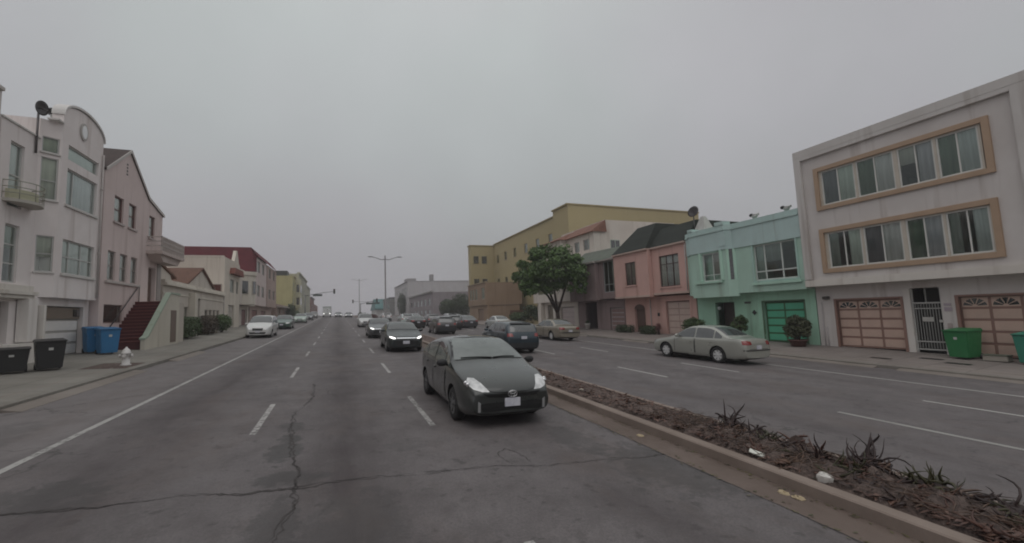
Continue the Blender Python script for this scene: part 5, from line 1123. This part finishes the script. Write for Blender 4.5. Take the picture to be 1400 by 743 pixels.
dup(s_bar, p_bar, car_paint((.03, .028, .028), .4), 'small black car half hidden behind the near black suv', 8.5, 51.5, 1)
dup(s_suv, p_suv, car_paint((.06, .05, .05), .4), 'dark maroon grey suv in the second lane beyond the dark brown one', 11.5, 57.0, 1)
dup(s_sil, p_silver, car_paint((.07, .07, .075), .4), 'dark sedan in the outer lane behind the grey minivan', 14.3, 50.0, 1)
# box truck at the crest
t = empty('box_truck', (-2.85, 131, base(-2.85, 131)), 'white box truck coming over the crest in the left lane', 'truck'); m = MB(); x, y, z = t.location
m.box(x - 1.1, x + 1.1, y, y + 5.5, z + .75, z + 3.0); m.build('cargo_box', paint((.45, .47, .46)), t, .03); m = MB(); m.prism([(y - 1.9, .4), (y - .02, .4), (y - .02, 2.3), (y - 1.0, 2.3), (y - 1.4, 1.45), (y - 1.9, 1.3)], x - 1.0, x + 1.0, lambda p, q, a: (a, p, z + q)); cb = m.build('cab', paint((.55, .56, .55)), t, .04)
m = MB(); m.add([(x - .85, y - 1.42, z + 1.5), (x + .85, y - 1.42, z + 1.5), (x + .78, y - 1.06, z + 2.2), (x - .78, y - 1.06, z + 2.2)], [(0, 1, 2, 3)]); m.build('windshield', car_glass(), cb)
for sx in (-1, 1):
    m = MB(); m.box(x + sx * .6, x + sx * .9, y - 1.93, y - 1.88, z + .85, z + 1.05); m.build('headlight', LIT, cb)
    for yy in (y - 1.2, y + 4.2): m = MB(); m.lathe((x + sx * .9, yy, z + .42), [(.25, -.13), (.42, -.12), (.42, .12), (.25, .13)], 18, 'x'); m.build('wheel', rubber(), t)
# ------------------------------------------------------------------ vegetation
def leaf_cloud(mb, c, rad, n, size, clumps=0, rng=None, box=False, clip=None):
    rng = rng or random; c = Vector(c); cs = []
    for _ in range(clumps):
        while True:
            q = Vector((rng.uniform(-1, 1), rng.uniform(-1, 1), rng.uniform(-1, 1)))
            if .45 < q.length < .95: break
        cs.append((Vector((q.x * rad[0], q.y * rad[1], q.z * rad[2])) * (1 if clumps > 14 else .75), rng.uniform(.18, .36) if clumps > 14 else rng.uniform(.38, .58)))
    k = 0
    while k < n:
        d = Vector((rng.gauss(0, 1), rng.gauss(0, 1), rng.gauss(0, 1))).normalized() * (rng.random() ** .4)
        if cs: o, r = rng.choice(cs); p = o + Vector((d.x * rad[0] * r, d.y * rad[1] * r, d.z * rad[2] * r * .9))
        elif box: p = Vector((max(-1, min(1, d.x * 1.5)) * rad[0], max(-1, min(1, d.y * 1.5)) * rad[1], max(-1, min(1, d.z * 1.5)) * rad[2])) * rng.uniform(.93, 1.05)
        else: p = Vector((d.x * rad[0], d.y * rad[1], d.z * rad[2])) * rng.uniform(.9, 1.08)
        k += 1
        if clip and not clip(c + p): continue
        s_ = size * rng.uniform(.6, 1.3); nn = (d + Vector((rng.uniform(-1, 1), rng.uniform(-1, 1), rng.uniform(-.6, 1.2)))).normalized()
        u = nn.orthogonal().normalized(); w = nn.cross(u); a = rng.uniform(0, 6.28); u, w = u * math.cos(a) + w * math.sin(a), w * math.cos(a) - u * math.sin(a)
        q = c + p; mb.add([q - u * s_, q - w * s_ * .45 + nn * s_ * .12, q + u * s_, q + w * s_ * .45 + nn * s_ * .12], [(0, 1, 2, 3)])
def bush(name, x, y, rad, mat, n, size, label, cat, group=None, pot=None, lift=0, box=False, clumps=0, z=None):
    z0 = gz(x, y) if z is None else z; t = empty(name, (x, y, z0), label, cat, group); ph = pot[1] if pot else 0
    m = MB(); leaf_cloud(m, (x, y, z0 + ph + rad[2] + lift), rad, n, size, clumps, box=box); m.build('foliage', mat, t, recalc=False)
    m = MB()
    for k in range(5):
        a = k * 1.3; m.tube([(x + .06 * math.cos(a), y + .06 * math.sin(a), z0 + ph - .02), (x + rad[0] * .3 * math.cos(a), y + rad[1] * .3 * math.sin(a), z0 + ph + lift + rad[2] * .7), (x + rad[0] * .6 * math.cos(a), y + rad[1] * .6 * math.sin(a), z0 + ph + lift + rad[2] * 1.3)], [.035, .02, .008], 6)
    m.build('stem', bark(), t)
    if pot: m = MB(); r = pot[0]; m.lathe((x, y, z0 + .004), [(r * .72, 0), (r * .95, ph * .85), (r * 1.05, ph * .86), (r * 1.05, ph), (r * .9, ph), (r * .88, ph * .9), (0, ph * .9)], 20); m.build('pot', pot[2], t)
    return t
tx, ty = 19.75, 36.6; tz = gz(tx, ty); t = empty('street_tree', (tx, ty, tz), 'dense dark green street tree on the right sidewalk before the white house', 'tree')
rng = random.Random(5); m = MB(); fk = Vector((tx - .05, ty, tz + 1.75))
m.tube([(tx, ty, tz - .1), (tx + .03, ty, tz + .6), (tx - .02, ty, tz + 1.2), fk], [.26, .2, .18, .19], 12)
for a, b, e in (((-1.1, -.3, 1.6), (-2.4, -.5, 2.6), (-3.3, -.4, 3.4)), ((.5, -.4, 1.7), (.9, -.9, 3.2), (1.0, -1.4, 4.4)), ((-.4, .7, 2.0), (-.7, 1.5, 3.4), (-.9, 2.2, 4.4)), ((-.5, -.5, 2.2), (-1.0, -1.3, 3.6), (-1.3, -2.0, 4.6))):
    m.tube([fk - Vector((0, 0, .1)), fk + Vector(a), fk + Vector(b), fk + Vector(e)], [.13, .10, .06, .02], 9)
    for _ in range(3):
        o = Vector(b) + Vector((rng.uniform(-.3, .3), rng.uniform(-.3, .3), rng.uniform(-.3, .3))); m.tube([fk + Vector(b), fk + o + Vector((rng.uniform(-1, 1), rng.uniform(-1, 1), rng.uniform(.2, 1)))], [.04, .012], 6)
m.build('trunk', bark(), t); m = MB(); cl = lambda p: p.x < 21.5
for c, r, n_ in (((18.9, 36.3, 6.0), (3.4, 3.6, 2.1), 8500), ((17.0, 35.6, 5.2), (1.9, 2.0, 1.9), 2400), ((20.2, 34.9, 5.5), (1.5, 2.2, 1.8), 2400), ((19.2, 36.6, 7.3), (2.2, 2.4, 1.0), 1600), ((16.2, 35.2, 4.2), (1.0, 1.1, .9), 700), ((20.3, 33.6, 4.4), (.9, 1.0, 1.0), 600)):
    leaf_cloud(m, c, r, n_, .17, max(15, n_ // 150), rng, clip=cl)
m.build('crown', leaf((.072, .14, .032), .6), t, recalc=False)
LF = leaf((.055, .095, .03)); LD = leaf((.038, .064, .024)); LR = leaf((.08, .062, .042)); LB = leaf((.06, .11, .03))
hg = 'hedges along the low cream house'
bush('hedge', -9.1, 33.75, (.55, 1.3, .60), LF, 2600, .085, 'clipped green box hedge nearest the red stairs', 'hedge', hg, box=True, lift=.15)
bush('hedge', -9.15, 38.8, (.5, 1.2, .64), LR, 2200, .085, 'reddish brown clipped hedge between the green hedge and round bush', 'hedge', hg, box=True, lift=.1)
bush('bush', -9.0, 42.2, (.75, 1.0, .70), LB, 2400, .085, 'round light green bush at the end of the low cream house', 'bush', lift=.1)
bush('bush', -8.9, 98, (.9, 1.6, 1.6), LD, 1500, .16, 'tall dark bush by the brick coloured garages', 'bush'); bush('bush', -8.7, 106, (.8, 1.5, .9), LF, 900, .15, 'lower green bush beyond the tall dark one', 'bush')
bush('bush', 21.7, 14.75, (.66, .66, .60), leaf((.06, .072, .035)), 2800, .085, 'dark reddish bush in a brown pot between mint and grey houses', 'potted plant', pot=(.42, .34, plastic((.13, .06, .05), .6)), clumps=14)
bush('bush', 21.8, 18.2, (.42, .5, .55), LF, 1500, .085, 'leafy plant in a grey pot beside the mint house doorway', 'potted plant', pot=(.22, .4, plastic((.2, .22, .23), .6)), clumps=12, lift=.1)
bush('bush', 21.7, 21.6, (.55, .9, .5), LF, 2000, .085, 'dark leafy shrub at the pink garage behind the silver sedan', 'shrub', lift=.35, clumps=14)
bush('shrub', 21.9, 29.2, (.4, .9, .28), LD, 900, .08, 'low dark shrub by the purple brown garage door', 'shrub', box=True); bush('shrub', 21.9, 26.3, (.4, .75, .3), LD, 900, .08, 'low dark shrub between the arched pink door and pink garage', 'shrub', box=True)
bush('flower_plant', 22.0, 25.3, (.2, .25, .3), leaf((.16, .06, .06)), 300, .06, 'thin reddish plant beside the pink garage door', 'plant', lift=.25)
bush('bush', 24.4, 52.5, (1.6, 2.4, 1.3), LD, 1500, .16, 'overgrown bush in the gap before the yellow apartments', 'bush', clumps=14); bush('bush', 25.4, 59.5, (1.5, 2.0, .75), LF, 1200, .16, 'low green hedge in front of the brown corner house wall', 'bush')
for x, y, r, l in ((24.3, 100, (2.0, 3, 2.2), 'large dark tree-like bush before the grey warehouse'), (27.3, 99, (2.9, 3, 2.9), 'second dark bush beside the yellow block corner'), (21.5, 158, (1.6, 3, 4.0), 'dark conifer shaped bush before the pale grey block')):
    bush('bush', x, y, r, LD, 2200, .26, l, 'bush')
for k in range(9):
    y = 74 + k * 6; bush('shrub', 5.55 + random.uniform(-.1, .1), y, (.55, 2.4, .62), LD if k not in (0, 1, 3) else leaf((.075, .022, .022)), 650, .12, 'dark green shrub in the far planted median' if k not in (0, 1, 3) else 'dark red shrub in the far planted median', 'shrub', 'shrubs in the far median', z=base(5.55, y) + .14)
t = tag(MB().box(24.6, 27, 60.9, 61.1, -.3, 2.2).build('garden_fence', paint((.12, .055, .035)), None, loc=(25, 61, 0)), 'dark red brown fence panel beside the brown corner house', 'fence')
# withered succulents and litter in the median bed
SUC = [leaf((.030, .016, .015), .5), leaf((.088, .044, .034), .6), leaf((.050, .048, .022), .55), leaf((.11, .068, .05), .6)]
def succulent(x, y, r, h, n, mat, label, seed, up=.35):
    rg = random.Random(seed); z = base(x, y) + .15; m = MB()
    for k in range(n):
        a = rg.uniform(0, 6.28); el = rg.uniform(-.2, .5) if rg.random() > up else rg.uniform(.5, 1.2); L_ = r * rg.uniform(.6, 1.25) if el < .9 else h * rg.uniform(.8, 1.35)
        p = Vector((x + rg.uniform(-.35, .35) * r, y + rg.uniform(-.35, .35) * r, z + rg.uniform(0, .35) * h)); pts = [p]; ns = 6; w = rg.uniform(.007, .016)
        da, de = rg.uniform(-.8, .8), rg.uniform(-.45, .08)
        for i in range(ns):
            a += da + rg.uniform(-.25, .25); el += de + rg.uniform(-.15, .15); p = p + Vector((math.cos(a) * math.cos(el), math.sin(a) * math.cos(el), math.sin(el))) * (L_ / ns); p.z = max(p.z, base(p.x, p.y) + .14); pts.append(p)
        m.tube(pts, [w * .8, w * 1.2, w * 1.25, w * 1.1, w * .9, w * .6, .002], 4)
    t = empty('succulent', (x, y, z), label, 'plant', 'withered plants in the median'); m.build('leaf_rosette', mat, t)
    m = MB(); m.sphere((0, 0, 0), 1, 11, 7); m.v = [(x + v[0] * r * .62 * rg.uniform(.8, 1.2), y + v[1] * r * .62 * rg.uniform(.8, 1.2), z - .06 + (v[2] * h * .5 + h * .12) * rg.uniform(.8, 1.2)) for v in m.v]; m.build('stump', SUC[0] if rg.random() > .3 else bark((.06, .038, .03)), t); return t
succulent(6.02, 5.35, .26, .36, 80, SUC[0], 'tallest dark spiky tuft at the near start of the withered bed', 1, .4)
succulent(6.05, 3.42, .32, .34, 90, SUC[0], 'dark spiky tuft with long sideways leaves halfway along the withered bed', 2, .3)
succulent(6.0, 2.78, .32, .26, 60, SUC[2], 'greenish drooping tuft near the end of the withered bed', 3)
succulent(5.72, 3.42, .24, .22, 60, SUC[2], 'small green tuft behind the white rock on the kerb', 4)
for i in range(44):
    y = 1.7 + (5.5 - 1.7) * i / 43 + random.uniform(-.1, .1); x = (5.42, 5.66, 5.86, 6.05)[(i * 3) % 4] + random.uniform(-.1, .1); far_ = x > 5.75
    succulent(x, y, random.uniform(.18, .28), random.uniform(.18, .32) if far_ else random.uniform(.06, .13), random.randint(34, 50), SUC[(0, 1, 0, 3, 1, 0, 2)[i % 7]], 'withered brown succulent lying in the median bed', 20 + i, .06)
for i in range(16):
    y = 5.8 + i * .5 + random.uniform(-.15, .15); succulent(random.uniform(5.35, 6.05), y, random.uniform(.12, .22), random.uniform(.03, .07), 14, SUC[1] if i % 3 else SUC[3], 'flat dried up succulent on the bare median soil', 60 + i)
m = MB()
for i in range(4200):
    y = 1.2 + 13 * random.random() ** 1.6; x = random.uniform(5.2, 6.2); z = base(x, y) + .165 + random.uniform(-.01, .03); a = random.uniform(0, 6.28); l = random.uniform(.015, .08)
    d = Vector((math.cos(a), math.sin(a), random.uniform(-.25, .4))) * l; s_ = Vector((-d.y, d.x, 0)) * random.uniform(.15, .5); c = Vector((x, y, z)); m.add([c - d, c + s_, c + d, c - s_ + Vector((0, 0, .006))], [(0, 1, 2, 3)])
tag(m.build('dry_litter', leaf((.125, .072, .058), .8), recalc=False), 'dry brown leaf litter covering the median bed', 'litter', kind='stuff')
m = MB()
for i in range(420):
    y = 1.4 + 5.2 * random.random(); x = random.uniform(5.25, 6.15); z = base(x, y) + .19 + random.uniform(0, .05); a = random.uniform(0, 6.28); l = random.uniform(.05, .2); d = Vector((math.cos(a), math.sin(a), random.uniform(-.1, .35))) * l; b = Vector((x, y, z)); s_ = Vector((-d.y, d.x, 0)) * random.uniform(-.3, .3)
    m.tube([b - d, b + s_ + Vector((0, 0, .02)), b + d], [.004, .007, .002], 4)
tag(m.build('dry_twigs', leaf((.10, .065, .05), .8), recalc=False), 'tangled dry twigs over the near median bed', 'twigs', kind='stuff')
m = MB()
for i in range(700):
    y = 2 + 12 * random.random(); x = random.choice((random.gauss(4.45, .05), random.gauss(4.9, .04))); z = base(x, y) + .012; l = random.uniform(.008, .03); a = random.uniform(0, 6.28); d = Vector((math.cos(a), math.sin(a), .2)) * l; s_ = Vector((-d.y, d.x, 0)) * .5; c = Vector((x, y, z)); m.add([c - d, c + s_, c + d, c - s_], [(0, 1, 2, 3)])
tag(m.build('gutter_debris', leaf((.10, .095, .05), .6), recalc=False), 'fine dry debris and moss along the gutter', 'debris', kind='stuff')
def rock(name, x, y, r, mat, label, cat, zo=.0, sq=.6, seed=1):
    rg = random.Random(seed); m = MB(); z = base(x, y) + zo; n, q = 9, 6
    m.sphere((0, 0, 0), 1, n, q); m.v = [(x + v[0] * r * j, y + v[1] * r * j * 1.3, z + v[2] * r * sq * j + r * sq * .6) for v in m.v for j in (1,)]
    m.v = [tuple(c + rg.uniform(-.18, .18) * r for c in v) for v in m.v]; m.sm = set(); return tag(m.build(name, mat, None, loc=(x, y, z)), label, cat)
rock('stone', 5.22, 3.4, .075, paint((.60, .58, .54), .8), 'white broken stone on the median kerb edge', 'stone', .14, .8, 3)
m = MB(); x, y = 5.24, 4.28; z = base(x, y) + .16; m.obox((x, y, z + .03), Vector((.8, .5, .15)).normalized(), Vector((-.5, .8, .25)).normalized(), Vector((-.02, -.3, 1)).normalized(), .05, .09, .006); tag(m.build('paper', paint((.66, .67, .60), .8), None, loc=(x, y, z)), 'flat pale paper scrap lying in the median litter', 'paper')
rock('stone', 5.5, 9.2, .06, paint((.45, .4, .33), .9), 'pale stone far along the bare median soil', 'stone', .14, .6, 8)
for x, y, l in ((4.78, 3.60, 'cracked yellow stone chip in the gutter'), (4.80, 3.44, 'rounder yellow stone chip in the gutter nearer the camera'), (4.72, 6.05, 'pale stone chip in the gutter beside the bare median soil')):
    rock('gutter_stone', x, y, .055, paint((.42, .34, .22), .9), l, 'stone', -.01, .35, int(y * 10))
# ------------------------------------------------------------------ street furniture
def bin_(x, y, w, d, hgt, mat, label, rz=0, lidm=None, group=None, lid_open=0):
    z = gz(x, y); t = empty('wheelie_bin', (0, 0, 0), label, 'bin', group); m = MB(); k = .82
    b0 = [(-w / 2 * k, -d / 2 * k, .06), (w / 2 * k, -d / 2 * k, .06), (w / 2 * k, d / 2 * k, .06), (-w / 2 * k, d / 2 * k, .06)]; b1 = [(-w / 2, -d / 2, hgt * .9), (w / 2, -d / 2, hgt * .9), (w / 2, d / 2, hgt * .9), (-w / 2, d / 2, hgt * .9)]
    m.add(b0 + b1, [(3, 2, 1, 0), (4, 5, 6, 7), (0, 1, 5, 4), (1, 2, 6, 5), (2, 3, 7, 6), (3, 0, 4, 7)]); m.box(-w / 2 - .015, w / 2 + .015, -d / 2 - .015, d / 2 + .02, hgt * .86, hgt * .905); m.build('body', mat, t, .02)
    m = MB(); m.add([(-w / 2 - .03, -d / 2 - .05, hgt * .908), (w / 2 + .03, -d / 2 - .05, hgt * .908), (w / 2 + .03, d / 2 + .03, hgt * .908), (-w / 2 - .03, d / 2 + .03, hgt * .908), (-w / 2 - .03, -d / 2 - .05, hgt * .935), (w / 2 + .03, -d / 2 - .05, hgt * .935), (w / 2, d / 2, hgt), (-w / 2, d / 2, hgt)], [(3, 2, 1, 0), (4, 5, 6, 7), (0, 1, 5, 4), (1, 2, 6, 5), (2, 3, 7, 6), (3, 0, 4, 7)]); m.build('lid', lidm or mat, t, .015)
    m = MB(); m.tube([(-w / 2 + .05, d / 2 + .07, hgt * .9), (w / 2 - .05, d / 2 + .07, hgt * .9)], .018, 8); m.build('handle', lidm or mat, t)
    for sx in (-1, 1): m = MB(); m.lathe((sx * w * .4, d / 2 * k + .02, .105), [(.06, -.03), (.1, -.025), (.1, .025), (.06, .03)], 16, 'x'); m.build('wheel', rubber(), t)
    m = MB(); m.box(-.05, .05, -d / 2 * .975 - .008, -d / 2 * .94, hgt * .64, hgt * .72); m.build('sticker', paint((.5, .5, .48)), t)
    t.location = (x, y, z); t.rotation_euler = (0, 0, R(rz)); return t
BK = plastic((.018, .018, .018), .45); BL = plastic((.025, .17, .37), .45); GRN = plastic((.02, .18, .055), .45); TL = plastic((.03, .22, .15), .5)
bin_(-8.95, 17.45, .70, .66, .76, BK, 'low wide black bin at the left picture edge on the sidewalk', 25); bin_(-8.4, 18.05, .66, .70, .98, BK, 'taller black bin in front of the white house garage', 30)
bin_(-9.75, 23.95, .60, .75, 1.14, BL, 'blue bin nearer the garage door, first of the pair', 35, group='blue recycling bins'); bin_(-9.05, 23.35, .64, .78, 1.14, BL, 'blue bin nearer the red stairs, second of the pair', 35, group='blue recycling bins')
bin_(21.95, 8.62, .74, .78, 1.14, GRN, 'bright green bin in front of the right panelled garage', -100); bin_(21.85, 6.78, .74, .78, 1.1, TL, 'teal green bin cut off at the right picture edge', -96)
t = empty('storage_crate', (21.9, 7.75, gz(21.9, 7.75)), 'low pale crate on the sidewalk between the green bins', 'crate'); x, y, z = t.location; m = MB(); m.box(x - .18, x + .18, y - .32, y + .32, z + .01, z + .2); m.build('body', paint((.36, .33, .28)), t, .015); m = MB(); m.box(x - .2, x + .2, y - .34, y + .34, z + .2, z + .235); m.build('lid', paint((.14, .16, .12)), t, .01)
x, y = -6.8, 18.9; z = gz(x, y); t = empty('fire_hydrant', (x, y, z), 'white fire hydrant at the left kerb by the bare tree pit', 'hydrant'); HW = paint((.66, .64, .62), .5)
m = MB(); m.lathe((x, y, z), [(.17, 0), (.17, .05), (.125, .06), (.12, .45), (.15, .46), (.15, .52), (.13, .54), (.115, .62), (.06, .68), (.035, .69), (.035, .74), (0, .745)], 20); m.build('barrel', HW, t); t.scale = (.88, .88, .86)
for a in (0, 180, 270):
    u = Vector((math.cos(R(a)), math.sin(R(a)), 0)); m = MB(); c = Vector((x, y, z + .40)); m.tube([c + u * .1, c + u * .17, c + u * .172, c + u * .21], [.05, .05, .065, .065], 12); m.build('outlet_cap', HW, t)
bush('planter_pot', 21.75, 34.6, (.18, .2, .14), LD, 250, .05, 'white pot with a small plant by the purple brown house entry', 'potted plant', pot=(.26, .55, paint((.6, .58, .54), .6)))
def street_lamp(x, y, h_, label, mast=False):
    z = base(x, y) + .14; t = empty('street_lamp', (x, y, z), label, 'street lamp'); m = MB(); PM = metal((.20, .19, .19), .5, .4)
    m.tube([(x, y, z - .1), (x, y, z + .5), (x, y, z + .52), (x, y, z + h_)], [.15, .15, .11, .075], 12); m.lathe((x, y, z + h_), [(.08, 0), (.08, .1), (0, .16)], 10); m.build('pole', PM, t)
    for sx in (-1, 1):
        m = MB(); m.tube([(x, y, z + h_ - .35), (x + sx * .5, y, z + h_ - .42), (x + sx * 1.0, y, z + h_ - .22), (x + sx * 1.5, y, z + h_ - .08)], [.05, .045, .04, .035], 8); a = m.build('arm', PM, t)
        m = MB(); m.sphere((0, 0, 0), (.36, .15, .075), 14, 8); m.v = [(x + sx * 1.78 + v[0], y + v[1], z + h_ - .06 + v[2] * (1 if v[2] > 0 else .8)) for v in m.v]; m.build('lamp_head', metal((.25, .25, .25), .5, .3), a)
    return t, z
street_lamp(5.58, 55.8, 8.75, 'nearer double armed street lamp standing in the median'); street_lamp(5.58, 127, 10.6, 'farther double armed street lamp in the median by the signals')
def signal(x, y, arm, h_, label, sign_at, head_at):
    z = gz(x, y); t = empty('traffic_signal', (x, y, z), label, 'traffic signal'); PM = metal((.16, .16, .16), .5, .4); m = MB(); m.tube([(x, y, z - .1), (x, y, z + h_)], [.13, .09], 10); m.build('pole', PM, t)
    m = MB(); m.tube([(x, y, z + h_ - .3), (x + arm * .6, y, z + h_ + .35), (x + arm, y, z + h_ + .6)], [.08, .06, .045], 8); a = m.build('mast_arm', PM, t)
    m = MB(); sx = x + arm * sign_at; m.box(sx - 1.0, sx + 1.0, y - .06, y - .03, z + h_ - .45, z + h_ + .05); m.build('street_sign', paint((.06, .08, .07)), a)
    m = MB(); hx = x + arm * head_at; hz = z + h_ + .55 * head_at; m.box(hx - .22, hx + .22, y - .15, y + .15, hz - .5, hz + .65); b = m.build('signal_head', paint((.03, .03, .03)), a, .03)
    for k in range(3): m = MB(); m.lathe((hx, y - .16, hz - .28 + .36 * k), [(.13, -.04), (.14, .0), (0, .01)], 14, 'y'); m.build('signal_lens', paint(((.03, .06, .05), (.07, .06, .02), (.08, .02, .02))[k], .3), b)
signal(-7.0, 109, 6.2, 5.4, 'traffic signal on a long mast arm over the left carriageway', .42, 1.0); signal(6.0, 129.5, 4.6, 4.0, 'traffic signal with short arm beside the farther street lamp', .55, .98); signal(19.6, 150, -15.0, 4.6, 'most distant traffic signal reaching in from the right', .5, 1.0)

# ------------------------------------------------------------------ haze: one closed box of even thin mist, the sky outside it
hz_b = MB().box(-1000, 1000, -200, 1200, -140, 42).build('haze', paint((.5, .5, .5)), recalc=True); tag(hz_b, kind='stuff')
hm = bpy.data.materials.new('haze'); hm.use_nodes = True; ht = hm.node_tree; ht.nodes.clear(); pv = ht.nodes.new('ShaderNodeVolumePrincipled'); pv.inputs['Color'].default_value = (.92, .92, .95, 1); pv.inputs['Density'].default_value = .0011
oo = ht.nodes.new('ShaderNodeOutputMaterial'); ht.links.new(pv.outputs[0], oo.inputs['Volume']); hz_b.data.materials.clear(); hz_b.data.materials.append(hm)
